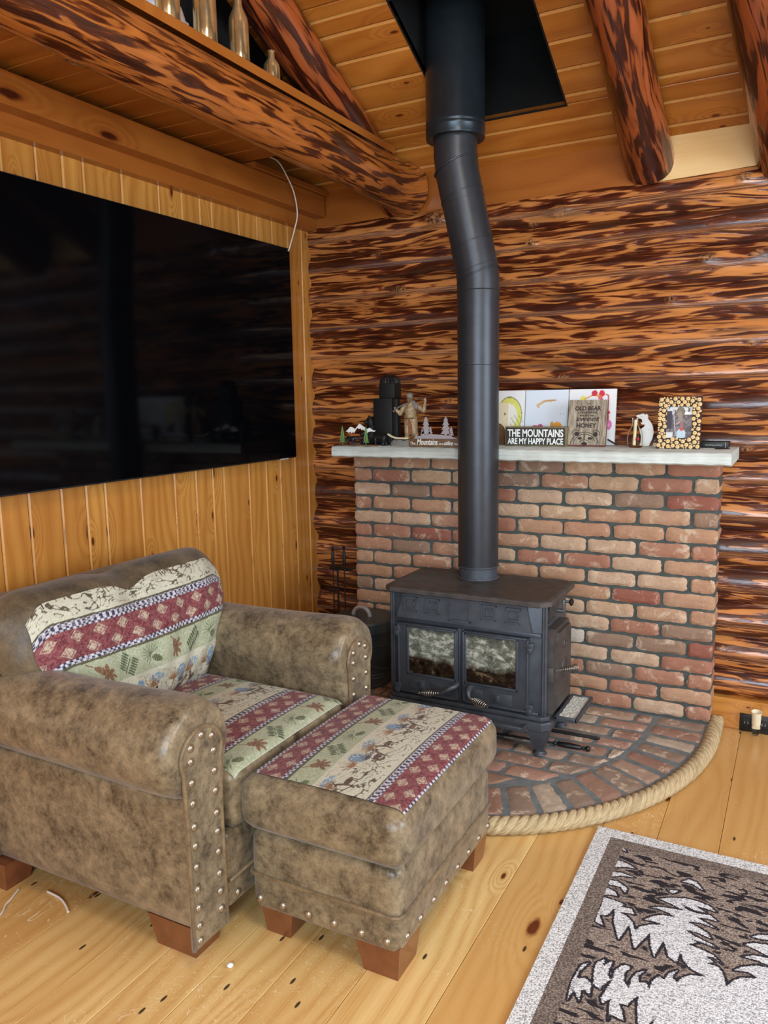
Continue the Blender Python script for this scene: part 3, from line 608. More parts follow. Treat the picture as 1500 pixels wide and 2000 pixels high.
for side, (x0, x1, gx0, gx1) in enumerate(((.532, .795, .585, .776), (.815, 1.080, .834, 1.027))):
    g = G(); z0, z1, gz0, gz1 = .213, .503, .298, .487; yf = YF-.016
    for a0, a1, b0, b1 in ((x0, gx0-.012, z0, z1), (gx1+.012, x1, z0, z1), (gx0-.012, gx1+.012, gz1+.004, z1), (gx0-.012, gx1+.012, z0, gz0-.008)): g.box((a0, yf, b0), (a1, YF+.004, b1), 0)
    for a0, a1, b0, b1 in ((x0, x0+.007, z0, z1), (x1-.007, x1, z0, z1), (x0, x1, z1-.007, z1), (x0, x1, z0, z0+.007), (gx0-.012, gx0-.004, gz0-.008, gz1+.008), (gx1+.004, gx1+.012, gz0-.008, gz1+.008), (gx0-.012, gx1+.012, gz1, gz1+.008), (gx0-.012, gx1+.012, gz0-.008, gz0)): g.box((a0, yf-.004, b0), (a1, yf+.004, b1), .0018)
    cx = (gx0+gx1)/2
    g.box((gx0, yf-.003, .228), (cx-.03, yf+.001, .272), .002); g.box((cx+.0, yf-.003, .228), (gx1-.01, yf+.001, .272), .002); xx = gx0+.045 if side == 0 else gx1-.075; g.box((xx, yf-.012, .240), (xx+.018, yf, .266), .003)
    for k in range(8): g.box((cx-.03+k*.009, yf-.002, .278), (cx-.026+k*.009, yf, .284))
    door = g.build('door', M['iron'], st, ang=30)
    g = G(); g.add([(gx0-.006, yf+.004, gz0-.006), (gx1+.006, yf+.004, gz0-.006), (gx1+.006, yf+.004, gz1+.006), (gx0-.006, yf+.004, gz1+.006), (gx0-.006, yf+.008, gz0-.006), (gx1+.006, yf+.008, gz0-.006), (gx1+.006, yf+.008, gz1+.006), (gx0-.006, yf+.008, gz1+.006)], [(0, 1, 2, 3), (7, 6, 5, 4), (0, 4, 5, 1), (1, 5, 6, 2), (2, 6, 7, 3), (3, 7, 4, 0)], [(0, 0), (1, 0), (1, 1), (0, 1)]*2)
    o = g.build('glass', M['sglass'], door, smooth=False); o['label'] = 'sooted grey glass pane with a brown burnt edge at the bottom'
    # hinges
    hx = x0-.004 if side == 0 else x1+.004
    for hz in (.475, .235): g = G(); g.box((hx-.016, yf-.006, hz-.014), (hx+.016, yf+.006, hz+.012), .003); g.box((hx-.010, yf-.012, hz-.026), (hx+.012, yf, hz-.004), .003); g.build('hinge', M['iron'], door)
    # handle: cast elbow and coiled wire grip
    s_ = -1 if side == 0 else 1; p0 = Vector((.790 if side == 0 else .850, yf-.004, .278)); bx_, by_ = (.743, -.628) if side == 0 else (.862, -.636)
    p2 = Vector((bx_, by_, .248)); p3 = Vector((.648, -.640, .236)) if side == 0 else Vector((.945, -.668, .262)-Vector((0, 0, .022)) if False else (.945, -.672, .246))
    g = G(); g.tube([p0+Vector((0, .006, 0)), p0+Vector((0, -.018, 0)), p0.lerp(p2, .5)+Vector((0, -.022, .004)), p2, p2.lerp(p3, .25)], [.013, .012, .009, .008, .0065], 10); g.tube([p2, p3], .0035, 8); g.tube([p3, p3+(p3-p2).normalized()*.006], .005, 8); hd = g.build('handle', M['iron'], door, ang=60)
    ax = (p3-p2).normalized(); a = ax.cross(Vector((0, 0, 1))).normalized(); u = a.cross(ax); pts = []
    for k in range(0, 200): t = k/199; rr = .0065+.0125*math.sin(min(1, t*1.15)*PI)**.8*(.35+.65*t); pts.append(p2.lerp(p3, .12+.86*t)+a*rr*math.cos(t*2*PI*9.5)+u*rr*math.sin(t*2*PI*9.5))
    g = G(); g.tube(pts, .0018, 6); g.build('coil_grip', M['chrome'], hd, ang=180)['label'] = 'coiled bare-wire grip'
# base skirt, ash lip and legs
g = G(); plate(g, .472, 1.166, -.606, -.235, .150, .186, .03, .007); plate(g, .482, 1.156, -.596, -.24, .186, .204, .025, .006); g.build('base_skirt', M['iron'], st, ang=30)
g = G(); g.box((.505, -.652, .158), (1.083, -.60, .170), .006); g.box((.505, -.655, .165), (1.083, -.645, .178), .004); g.box((.505, -.655, .165), (.515, -.60, .178), .004); g.box((1.073, -.655, .165), (1.083, -.60, .178), .004); g.build('ash_lip', M['iron'], st)
for x in (.515, 1.120):
    for y in (-.565, -.275):
        g = G(); sx = 1 if x > .8 else -1; sy = -1 if y < -.4 else 1; lv = [(.037, .152, 0), (.036, .138, 0), (.030, .115, .004), (.021, .075, .008), (.0175, .068, .008)]
        vs = []
        for h_, z, o_ in lv: vs += [(x-sx*o_*0+dx*h_, y+dy*h_, z) for dx, dy in ((-1, -1), (1, -1), (1, 1), (-1, 1))]
        g.add(vs, [(k*4+i, k*4+(i+1) % 4, (k+1)*4+(i+1) % 4, (k+1)*4+i) for k in range(4) for i in range(4)]+[(3, 2, 1, 0), (16, 17, 18, 19)])
        g.lathe([(.016, .070), (.021, .066), (.018, .062), (.020, .058), (.027, .053), (.028, .051), (.002, .050)], (x, y, 0), 20); g.build('leg', M['iron'], st, ang=30)
# right side: loading door with coil handle, ash shelf, damper knob
g = G(); bm_ = [(YF+.03, .205), (YF+.03, .505), (YF+.055, .53), (YF+.235, .53), (YF+.255, .505), (YF+.255, .205)]
Mx = frame((X1-.002, 0, 0), (0, 1, 0), (0, 0, 1)); g.prism(bm_, Mx, .03); b2 = [(YF+.05, .225), (YF+.05, .49), (YF+.07, .515), (YF+.22, .515), (YF+.235, .49), (YF+.235, .225)]; g.prism(b2, Mx, .042)
for z_, r_ in ((.455, .016), (.36, .035)): g.tube([(X1+.041, YF+.14+r_*math.cos(t*PI/8), z_+r_*1.1*math.sin(t*PI/8)) for t in range(16)], .003, 6, closed=True)
g.box((X1, YF+.02, .33), (X1+.03, YF+.05, .39), .004); sd = g.build('side_door', M['iron2'], st, ang=30)
p0, p3 = Vector((X1+.03, YF+.035, .375)), Vector((X1+.088, YF+.150, .362)); g = G(); g.tube([p0, p3], .004, 8); g.tube([p0, p0.lerp(p3, .3)], .006, 8); hd = g.build('handle', M['wirem'], sd)
ax = (p3-p0).normalized(); a = ax.cross(Vector((0, 0, 1))).normalized(); u = a.cross(ax); g = G(); g.tube([p0.lerp(p3, .35+.65*k/150)+(a*math.cos(k/150*2*PI*8)+u*math.sin(k/150*2*PI*8))*(.006+.007*k/150) for k in range(151)], .0015, 6); g.build('coil_grip', M['chrome'], hd, ang=180)
g = G()
for yy in (-.53, -.475): 
    for a0, a1, b0, b1 in ((yy, yy+.035, .555, .559), (yy, yy+.035, .606, .610), (yy, yy+.004, .555, .61), (yy+.031, yy+.035, .555, .61)): g.box((X1-.002, a0, b0), (X1+.004, a1, b1))
g.build('side_ornament', M['iron2'], st, smooth=False)
g = G(); g.tube([(X1, -.405, .573), (X1+.028, -.405, .573)], .008, 10); g.box((X1+.022, -.411, .566), (X1+.030, -.399, .618), .002); g.tube([(X1+.02, -.405, .612), (X1+.05, -.405, .612)], .005, 8); da = g.build('damper_crank', M['wirem'], st)
g = G(); g.lathe([(.001, 0), (.008, .002), (.015, .008), (.015, .012), (.008, .017), (.0005, .018)], (X1+.046, -.405, .612), 20, Matrix.Rotation(PI/2, 4, 'Y')); g.build('knob', M['black2'], da)
g = G(); y0, y1, x0, x1 = -.552, -.300, X1+.036, X1+.122; g.box((x0, y0, .184), (x1, y1, .194), .005)
for q in (((x0, y0), (x1, y0+.010)), ((x0, y1-.010), (x1, y1)), ((x0, y0), (x0+.010, y1)), ((x1-.010, y0), (x1, y1))): g.box((*q[0], .188), (*q[1], .204), .003)
g.box((x0-.03, -.46, .17), (x0+.05, -.42, .186), .003); tr = g.build('side_shelf', M['iron'], st)
g = G(); g.grid(lambda u, v: (x0+.012+(x1-x0-.024)*u, y0+.012+(y1-y0-.024)*v, .198+random.uniform(-.0015, .0025)), 16, 40); g.build('ash', M['ash'], tr)['label'] = 'layer of pale grey ash'
# ---------------- stovepipe ----------------
pi_ = thing('stovepipe', (.77, -.31, .65), 'tall black stovepipe with an offset bend rising from the stove to the ceiling', 'stovepipe')
def ptube(name, pts, r, mat, rings=(), n=40):   # rings: (centre, pipe axis, plane normal, radius, bead)
    g = G(); g.tube(pts, r, n, caps=True)
    for p, ax, m_, rr, h in rings:
        ax, m_ = Vector(ax).normalized(), Vector(m_).normalized(); a = ax.cross(Vector((0, 1, 0))).normalized(); b_ = ax.cross(a); pp = []
        for k in range(n): w_ = a*math.cos(2*PI*k/n)+b_*math.sin(2*PI*k/n); w_ = w_*rr; pp.append(Vector(p)+w_-ax*(m_.dot(w_)/m_.dot(ax)))
        g.tube(pp, h, 6, closed=True)
    return g.build(name, mat, pi_, ang=50)
Z = Vector((0, 0, 1)); TL = Vector((-.36, -.05, .93)); R1 = .0835; B0 = Vector((.771, -.310, .650)); B1 = Vector((.771, -.310, 1.875)); T0 = Vector((.690, -.345, 2.30)); T1 = Vector((.690, -.345, 2.42)); k1 = (T0-B1).normalized()
ptube('collar', [B0-Vector((0, 0, .002)), B0+Vector((0, 0, .052))], R1-.003, M['iron'], [(B0+Z*.052, Z, Z, R1-.001, .004), (B0+Z*.004, Z, Z, R1-.001, .006)])
ptube('lower_pipe', [B0+Vector((0, 0, .05)), B1-Vector((0, 0, .085))], R1, M['pipe'], [(B0+Vector((0, 0, .875)), Z, Z, R1-.0005, .0014)])
ptube('lower_elbow', [B1-Z*.085, B1-Z*.02, B1+k1*.03, B1+k1*.125], R1+.0012, M['pipe'], [(B1-Z*.06, Z, Z, R1+.001, .0025), (B1, (k1+Z), TL, R1+.0025, .0032), (B1+k1*.022, k1, TL, R1+.001, .002), (B1+k1*.12, k1, TL, R1+.001, .0022)])
ptube('sloped_pipe', [B1+k1*.10, T0-k1*.09], R1, M['pipe'])
ptube('upper_elbow', [T0-k1*.145, T0-k1*.03, T0+Vector((0, 0, .03)), T1], R1+.0012, M['pipe'], [(T0-k1*.125, k1, TL, R1+.001, .0025), (T0-k1*.01, k1+Z, TL, R1+.0025, .0032), (T1-Z*.03, Z, Z, R1+.001, .003)])
U0 = Vector((.690, -.345, 2.385)); RU = .1145
g = G(); g.lathe([(RU-.022, .004), (RU-.012, 0), (RU-.001, .003), (RU, .01), (RU, .035), (RU+.0018, .039), (RU, .043), (RU, .05), (RU+.0018, .054), (RU, .058), (RU, .66), (RU-.02, .66)], U0, 56); g.build('insulated_pipe', M['pipe2'], pi_, ang=50)['label'] = 'wider insulated black upper pipe'
# ---------------- tools, bucket ----------------
def turned(g, p, ax, sc_=1):  # ball-and-turned handle, p at its tip
    q = Vector((0, 0, 1)).rotation_difference(Vector(ax).normalized()).to_matrix().to_4x4()
    pf = [(.0001, 0), (.006, .002), (.009, .008), (.006, .014), (.004, .017), (.006, .021), (.004, .025), (.0065, .03), (.008, .05), (.0085, .07), (.007, .095), (.004, .10), (.007, .105), (.004, .11), (.003, .112)]
    g.lathe([(r*sc_, z*sc_) for r, z in pf], p, 14, q)
tp = thing('fireplace_tool_set', (-.085, -.02, 0), 'black iron fireplace tool stand in the corner beside the brick wall', 'fireplace tools')
g = G(); g.lathe([(.085, 0), (.085, .01), (.02, .02), (.006, .03)], (-.085, -.02, 0), 24); g.tube([(-.115, .01, .02), (-.115, .01, .56)], .005); g.tube([(-.16, .01, .548), (-.115, -.01, .548), (-.03, -.012, .548), (.0, -.005, .56)], .0045, 8); g.box((-.15, -.012, .540), (-.03, .012, .552), .003); g.build('stand', M['black'], tp)
for i, x in enumerate((-.118, -.052)):
    g = G(); turned(g, (x, -.028, .664+.01*i), (0, 0, -1), 1.05); g.tube([(x, -.028, .56), (x, -.028, .12)], .0035, 8)
    if i: g.box((x-.03, -.034, .05), (x+.03, -.022, .13), .004)
    else: g.tube([(x, -.028, .12), (x-.01, -.03, .09), (x+.02, -.035, .08)], .004, 8)
    g.build('tool', M['black'], tp)
bk = thing('ash_bucket', (.135, -.16, .05), 'round galvanised metal ash bucket with a lid between the armchair and stove', 'bucket')
g = G(); g.lathe([(.115, .002), (.121, 0), (.121, .010), (.117, .013), (.119, .02), (.134, .285), (.128, .285)], (.135, -.16, .05), 48)
for zz in (.045, .06, .2): g.lathe([(.1185+zz*.055, zz-.004), (.1225+zz*.055, zz), (.1185+zz*.055, zz+.004)], (.135, -.16, .05), 48)
g.build('body', M['galv'], bk)
g = G(); g.lathe([(.148, .268), (.152, .268), (.152, .312), (.147, .318), (.10, .326), (.03, .332), (.0003, .333)], (.135, -.16, .05), 48); ld = g.build('lid', M['galv'], bk)
g = G(); g.tube([(.135-.045*math.cos(PI*k/12), -.19, .375+.045*math.sin(PI*k/12)) for k in range(13)], .010, 10); g.build('lid_handle', M['silver'], ld)
g = G(); g.tube([(.135+.138*math.cos(a_), -.16+.138*math.sin(a_)-.02, .26-.12*math.sin(PI*i/16)) for i, a_ in enumerate([PI*.55-PI*1.1*k/16-.0 for k in range(17)])], .0022, 6); g.build('bail', M['wirem'], bk)
pk = thing('fireplace_poker', (1.2, -.5, .05), 'black poker with a ball-ended handle lying on the hearth by the stove leg', 'poker')
g = G(); turned(g, (1.292, -.475, .062), (-.9965, -.03, -.008), 1.3); g.tube([(1.15, -.480, .061), (.80, -.49, .056)], .0045, 8); g.build('rod', M['black2'], pk)
pk = tag(G().tube([(1.300, -.352, .056), (1.285, -.355, .057), (.85, -.375, .060)], [.004, .008, .008], 4).build('fire_tong', M['black'], origin=(1.07, -.36, .05)), 'flat black iron bar lying on the hearth under the side shelf', 'fire iron')
# ---------------- woven pattern, computed on the cloth itself ----------------
_T = rng.rand(64, 64)
def vn(x, y):
    xi = np.floor(x).astype(int); yi = np.floor(y).astype(int); fx = x-xi; fy = y-yi; fx = fx*fx*(3-2*fx); fy = fy*fy*(3-2*fy)
    a = _T[xi % 64, yi % 64]; b_ = _T[(xi+1) % 64, yi % 64]; c = _T[xi % 64, (yi+1) % 64]; d = _T[(xi+1) % 64, (yi+1) % 64]
    return (a*(1-fx)+b_*fx)*(1-fy)+(c*(1-fx)+d*fx)*fy
def fbm(x, y, o=3): return sum(vn(x*2**k+k*17, y*2**k+k*5)/2**k for k in range(o))/sum(1/2**k for k in range(o))
def seg(x, y, ax, ay, bx, by, r0, r1=None):
    r1 = r0 if r1 is None else r1; dx, dy = bx-ax, by-ay; t = np.clip(((x-ax)*dx+(y-ay)*dy)/(dx*dx+dy*dy+1e-12), 0, 1); return np.hypot(x-ax-t*dx, y-ay-t*dy) < r0+(r1-r0)*t
def elp(x, y, cx, cy, a, b_, th=0): c, s_ = math.cos(th), math.sin(th); u = (x-cx)*c+(y-cy)*s_; v = -(x-cx)*s_+(y-cy)*c; return (u/a)**2+(v/b_)**2 < 1
LC = lambda *c: np.array(S(c)[:3])
def fabric(t, s):
    t, s = np.broadcast_arrays(np.asarray(t, float), np.asarray(s, float)); P = .345; b = np.mod(t, P); col = np.zeros(t.shape+(3,)); col[:] = LC(220, 216, 194)
    def put(m, c): col[m] = c
    def chk(m, ph): 
        k = np.floor(s/.0085).astype(int) % 2; r_ = np.floor((b+ph)/.0065).astype(int) % 2; put(m, LC(226, 222, 226)); put(m & (nz < .42), LC(186, 180, 194)); put(m & (k == r_), LC(54, 50, 78)); put(m & (k == r_) & (nz > .62), LC(150, 146, 160))
    nz = fbm(s*260, b*260, 2)
    # maroon band with diamonds
    m = (b >= .012) & (b < .085); put(m, LC(126, 52, 58)); put(m & (nz > .55), LC(152, 84, 86)); put(m & (nz < .33), LC(98, 40, 46))
    for row, bc in ((0, .031), (1, .067)):
        u = np.mod(s+row*.036, .072)-.036; dd = np.abs(u)/.021+np.abs(b-bc)/.0165; w_ = m & (dd < 1); put(w_, LC(176, 140, 128)); put(w_ & (nz > .48), LC(206, 184, 160)); put(m & (dd > .62) & (dd < .76) & (nz < .6), LC(128, 62, 60)); put(m & (dd > 1.28) & (dd < 1.42), LC(150, 84, 84))
    chk((b < .012), .0002); chk((b >= .085) & (b < .098), .0002); chk(b >= .336, .0002)
    put((b >= .098) & (b < .1045), LC(96, 90, 60)); put((b >= .331) & (b < .336), LC(92, 84, 60))
    # green leaf band
    m = (b >= .1045) & (b < .178); put(m, LC(182, 186, 152)); put(m & (nz > .6), LC(200, 204, 176)); W = .098; i = np.floor(s/W).astype(int) % 3; x = (np.mod(s, W)-W/2)/1.28; y = (b-.141)/1.2
    g1 = LC(86, 98, 66); br = LC(130, 92, 64)
    lf = elp(x, y, .002, 0, .010, .019, -.5)
    for k in range(5): a = -1.2+k*.75; lf = lf | elp(x, y, .004+.015*math.cos(a+.4), .003+.015*math.sin(a+.4), .010, .0045, a+.4)
    lf = lf | seg(x, y, -.002, -.010, -.018, -.026, .0012, .002); put(m & (i == 0) & lf, br); put(m & (i == 0) & lf & (nz > .58), LC(160, 124, 92))
    fn_ = seg(x, y, -.022, .02, .012, -.012, .0010)
    for k in range(7):
        px, py = -.018+.005*k, .016-.0048*k; fn_ = fn_ | elp(x, y, px+.008, py+.008, .0085, .0028, .8) | elp(x, y, px-.006, py-.008, .0085, .0028, .9)
    put(m & (i == 1) & fn_, g1)
    cn = elp(x, y, .008, .010, .014, .0085, .4); nd = np.zeros(t.shape, bool)
    for k in range(11): a = 2.2+k*.36; nd = nd | seg(x, y, -.006, -.002, -.006+.027*math.cos(a), -.002+.024*math.sin(a), .0009)
    put(m & (i == 2) & nd, LC(110, 120, 84)); put(m & (i == 2) & cn, g1); put(m & (i == 2) & cn & (np.sin(x*900)*np.sin(y*900) > .2), LC(150, 150, 112))
    # woodland scene
    m = (b >= .184) & (b < .325); wx = fbm(s*22, b*22, 2); rid = np.abs(fbm(s*34+wx*3, b*95+wx*4, 2)-.5); den = fbm(s*14, b*14+9, 2); put(m & (b > .225) & (rid < .030+.08*np.clip(den-.42, 0, 1)), LC(128, 116, 96)); put(m & (b > .255) & (rid < .016+.09*np.clip(den-.45, 0, 1)), LC(92, 80, 66))
    put(m & (b < .225) & (rid < .022), LC(176, 156, 118)); Q = .215; x = np.mod(s, Q)/1.25; y = (b-.184)/1.12
    put(m & elp(x, y, .062, .030, .020, .020) & (nz > .4), LC(124, 158, 186)); put(m & elp(x, y, .13, .02, .024, .012) & (nz > .45), LC(138, 168, 192))
    for tx, ty, c in ((.032, .030, LC(160, 112, 70)), (.115, .028, LC(150, 104, 64)), (.075, .045, LC(84, 76, 88))):
        tr = seg(x, y, tx, ty+.03, tx, ty-.005, .0016, .001)
        for k in range(13): a = -PI*.95+k*PI*.9/12; L = .024+.004*math.sin(k*2.3); tr = tr | seg(x, y, tx, ty+.012, tx+L*math.cos(a), ty+.010+L*math.sin(a)*.95, .0012, .0008)
        put(m & tr, c)
    for dx, dy, f in ((.088, .070, 1), (.148, .062, -1)):   # deer
        X = (x-dx)*f; Y = y-dy; d = elp(X, Y, 0, 0, .017, .0075) | seg(X, Y, .012, -.002, .020, -.016, .0042, .003) | elp(X, Y, .023, -.018, .006, .0032, .4)
        for lx, kx in ((-.013, -.002), (-.009, .003), (.010, .002), (.013, -.001)): d = d | seg(X, Y, lx, .004, lx+kx, .024, .0018, .001)
        d = d | seg(X, Y, .021, -.020, .016, -.033, .0009) | seg(X, Y, .021, -.020, .027, -.033, .0009) | seg(X, Y, .017, -.028, .011, -.032, .0008)
        put(m & d, LC(86, 64, 52)); put(m & d & (nz > .55), LC(134, 106, 82))
    fog = .86+.28*fbm(s*420, t*420, 1)[..., None]
    return np.clip(col*fog*np.array([.80, .80, .78]), 0, 1)
def panel(name, fn, nu, nv, ts, mat, parent, thick=.004, label=None):   # fn(u,v)->point & normal-offset grid; ts(u,v)->(t,s)
    g = G(); U, V = np.meshgrid(np.linspace(0, 1, nu+1), np.linspace(0, 1, nv+1)); t, s = ts(U, V); c = fabric(t, s).reshape(-1, 3)
    g.grid(fn, nu, nv); g.c = [tuple(x) for x in c]; o = g.build(name, mat, parent, ang=180)
    if label: o['label'] = label
    return o
def outline_tube(name, pts, r, mat, parent, closed=True, n=8): g = G(); g.tube(pts, r, n, closed=closed, caps=not closed); return g.build(name, mat, parent, ang=180)
nailproto = None
def nail(parent, p, ax, r=.0108):
    global nailproto
    q = Vector((0, 0, 1)).rotation_difference(Vector(ax)); o0 = Vector(ORG[parent.name])
    if nailproto is None:
        g = G(); g.lathe([(1, -.15), (1, .05), (.86, .32), (.55, .52), (.2, .6), (.001, .62)], n=14); o = g.build('nailhead', M['nail'], parent, ang=180); 
        # mesh is built relative to the parent's origin: bring it back to its own
        for v in o.data.vertices: v.co += o0
        nailproto = o
    else: o = nailproto.copy(); C.objects.link(o); o.parent = parent
    o.location = Vector(p)-o0; o.rotation_mode = 'QUATERNION'; o.rotation_quaternion = q; o.scale = (r, r, r); return o
def foot(parent, x0, x1, y0, y1, z1, sx, sy):  # block foot leaning inward below
    g = G(); t = .012; vs = [(x0+(t if sx < 0 else t*1.6), y0+t, 0), (x1-(t if sx > 0 else t*1.6), y0+t, 0), (x1-(t if sx > 0 else t*1.6), y1-t, 0), (x0+(t if sx < 0 else t*1.6), y1-t, 0), (x0, y0, z1), (x1, y0, z1), (x1, y1, z1), (x0, y1, z1)]
    g.add(vs, [(0, 1, 2, 3)[::-1], (4, 5, 6, 7), (0, 1, 5, 4), (1, 2, 6, 5), (2, 3, 7, 6), (3, 0, 4, 7)]); return g.build('leg', M['leg'], parent, smooth=False)
# ---------------- armchair ----------------
ch = thing('armchair', (.22, -1.58, 0), 'wide brown suede armchair with a lodge-pattern cushion, under the television', 'armchair'); YC = -1.58
def arm(side):      # side -1 near the camera, +1 the far one (mirrored)
    yc = YC-.385 if side < 0 else YC+.385; R = .117; zc = .570; f = side      # roll centre
    out = yc+f*.048; inn = yc-f*.092; prof = [(out, .072), (out, .25), (out, .43), (out, .452)]
    a0 = math.radians(-78)
    for k in range(27): a = a0+(math.radians(190)-a0)*k/26; prof.append((yc+f*R*math.cos(a), zc+R*math.sin(a)*1.0))
    prof += [(inn, .50), (inn, .3), (inn, .072)]
    n = len(prof); cy, cz_ = (out+inn)/2, .40; lv = [(-.22, 0), (-.1, 0), (.1, 0), (.3, 0), (.5, 0), (.60, 0), (.645, .0), (.672, .004), (.688, .012), (.695, .022)]; vs = []
    def sub(p, ins, x):
        y, z = p; cx_, cz2 = (yc, zc) if z > .45 else (cy, z); d = math.hypot(y-cx_, z-cz2) or 1; k = 1-ins/d
        bul = 1+.035*math.sin(x*4)+(.05 if x > .45 and z > .46 else 0)*math.exp(-((x-.6)/.12)**2)
        wr = .0035*math.sin(math.atan2(z-zc, y-yc)*11+1)*math.exp(-((x-.66)/.035)**2) if z > .46 else 0
        return (x, cx_+(y-cx_)*k*(bul if z > .46 else 1)+0, (cz2+(z-cz2)*k*(bul if z > .46 else 1))+wr-(.006*math.sin(x*5) if z > .5 else 0))
    for x, ins in lv: vs += [sub(p, ins, x) for p in prof]
    fs = [(i*n+k, i*n+(k+1) % n, (i+1)*n+(k+1) % n, (i+1)*n+k) for i in range(len(lv)-1) for k in range(n)]+[tuple(range(n-1, -1, -1)), tuple((len(lv)-1)*n+k for k in range(n))]
    g = G(); g.add(vs, fs); a_ = g.build('arm', M['suede'], ch, ang=70); m = a_.modifiers.new('sub', 'SUBSURF'); m.levels = m.render_levels = 2
    for e in a_.data.attributes: pass
    try: a_.data.attributes.remove(a_.data.attributes['sharp_edge'])
    except Exception: pass
    # keyhole front panel
    pc = yc+f*-.0; h1, h0 = .066, .062
    ol = [(pc-.062, .075), (pc-.062, .25), (pc-.061, .42), (pc-.064, .49)]+[(pc+.072*math.cos(math.radians(205-230*k/16)), .562+.066*math.sin(math.radians(205-230*k/16))) for k in range(17)]+[(pc+.064, .49), (pc+.061, .42), (pc+.062, .25), (pc+.062, .075)]
    g = G(); Mf = frame((.688, 0, 0), (0, 1, 0), (0, 0, 1)); g.prism(ol, Mf, .012); fp = g.build('front_panel', M['suede'], ch, smooth=False)
    outline_tube('piping', [Mf @ Vector((y, z, .010)) for y, z in ol], .0055, M['piping'], fp, closed=False)
    sp = [.132, .180, .229, .288, .343, .393, .452, .505, .558]
    for z in sp: nail(ch, (.700, pc-.041, z), (1, 0, 0)); nail(ch, (.700, pc+.041, z-.004), (1, 0, 0))
    for a in (150, 90, 35): nail(ch, (.700, pc+.045*math.cos(math.radians(a)), .572+.038*math.sin(math.radians(a))), (1, 0, 0))
    nail(ch, (.700, pc-.041, .092), (1, 0, 0))
for s_ in (-1, 1): arm(s_)
g = G(); g.box((-.24, YC-.30, .085), (.685, YC+.30, .30), .02, 3); fr = g.build('seat_base', M['suede'], ch, ang=60)
outline_tube('piping', [(.688, YC-.295, .17), (.688, YC+.295, .17)], .005, M['piping'], fr, closed=False)
for k in range(5): nail(ch, (.686, YC-.26+.12*k, .118), (1, 0, 0))
# seat cushion and its tapestry top
def seatz(x, y): u = (x-.36)/.36; v = (y-YC)/.285; return .462+.022*(1-u*u)*(1-v*v)
g = G(); g.rbox((.355, YC, .382), (.348, .283, .085), .035, 12, lambda p, q: (p.x, p.y, p.z+(.022*(1-q.x**2)*(1-q.y**2) if q.z > .5 else 0))); g.build('seat_cushion', M['suede'], ch, ang=80)
def seatp(u, v):
    x = .08+.62*u; y = YC-.27+.54*v; z = seatz(x, y)+.0065; e = max(0, (x-.672)/.03); z -= .016*e*e; ev = max(0, (abs(y-YC)-.235)/.035); z -= .010*ev*ev; return (x, y, z)
panel('seat_tapestry', seatp, 250, 220, lambda U, V: (.08+.62*U-.702+.526, YC-.27+.54*V), M['tapestry'], ch)
# backrest: frame and attached pillow
g = G(); g.rbox((-.145, YC, .46), (.11, .47, .375), .07, 10); g.build('back_frame', M['suede_dark'], ch, ang=80)
def wid(h): k = min(1, max(0, (h-.03)/.24)); k = k*k*(3-2*k); return .285+.165*k
TI = math.radians(15); BU = Vector((-math.sin(TI), 0, math.cos(TI))); BN = Vector((math.cos(TI), 0, math.sin(TI))); BO = Vector((.115, YC, .445))
def dip(a): return .016*math.exp(-((a+.08)/.13)**2)+.075*max(0, (abs(a)-.72)/.28)**2.4
def bsurf(a, h):       # a in [-1,1] across, h height 0..H: front surface of the pillow
    H = .455-dip(a); t = h/H; q = max(0, 1-abs(a)**5)*max(0, 1-abs(2*min(max(t, 0), 1)-1)**5); th = .125*q**.5
    th += .028*math.sin(PI*min(1, max(0, t*1.1)))*(1-a*a)-.018*math.exp(-((a*.44+.03)/.07)**2)*math.exp(-((t-.78)/.2)**2)+.005*math.sin(a*9+t*4)+.0035*math.sin(a*21-t*15)+.003*math.sin(t*31+a*7)*math.exp(-((a+.08)/.4)**2)
    y = wid(h)*a; return BO+BU*h+BN*th+Vector((0, y, 0))
g = G(); nu, nv = 60, 44; vs = []; fs = []
for sgn in (1, -1):
    for j in range(nv+1):
        for i in range(nu+1):
            a = math.sin((i/nu*2-1)*PI/2); t = (1-math.cos(j/nv*PI))/2; H = .455-dip(a); p = bsurf(a, t*H)
            if sgn < 0: base = BO+BU*(t*H)+Vector((0, wid(t*H)*a, 0)); dn = (p-base).dot(BN); p = base-BN*max(0, dn)*1.1
            vs.append(p)
K = (nu+1)*(nv+1)
for j in range(nv):
    for i in range(nu):
        q = (j*(nu+1)+i, j*(nu+1)+i+1, (j+1)*(nu+1)+i+1, (j+1)*(nu+1)+i); fs.append(q); fs.append(tuple(K+k for k in q[::-1]))
g.add(vs, fs); o = g.build('back_pillow', M['suede_dark'], ch, ang=180)
bm = bmesh.new(); bm.from_mesh(o.data); bmesh.ops.remove_doubles(bm, verts=bm.verts, dist=.0008); bmesh.ops.recalc_face_normals(bm, faces=bm.faces); bm.to_mesh(o.data); bm.free()
def backp(u, v):
    a = -.885+1.80*u; V = v; rc = 0
    top = .402-1.9*.016*math.exp(-((a+.08)/.13)**2)-.07*max(0, (abs(a)-.72)/.2)**2.2; h = .012+(top-.012)*V; 
    p = bsurf(a, h); e = .0035; return p+BN*e
def backts(U, V):
    a = -.885+1.80*U; top = .402-1.9*.016*np.exp(-((a+.08)/.13)**2); h = .012+(top-.012)*V
    return .272+(.40-h+.012*a**2)/1.12, a*.40
panel('back_tapestry', backp, 330, 190, backts, M['tapestry'], ch)
for x0 in (.50,): foot(ch, .50, .660, YC-.402, YC-.29, .09, 1, -1); foot(ch, .50, .660, YC+.29, YC+.402, .09, 1, 1)
foot(ch, -.20, -.02, YC-.435, YC-.33, .09, -1, -1); foot(ch, -.20, -.02, YC+.33, YC+.435, .09, -1, 1)
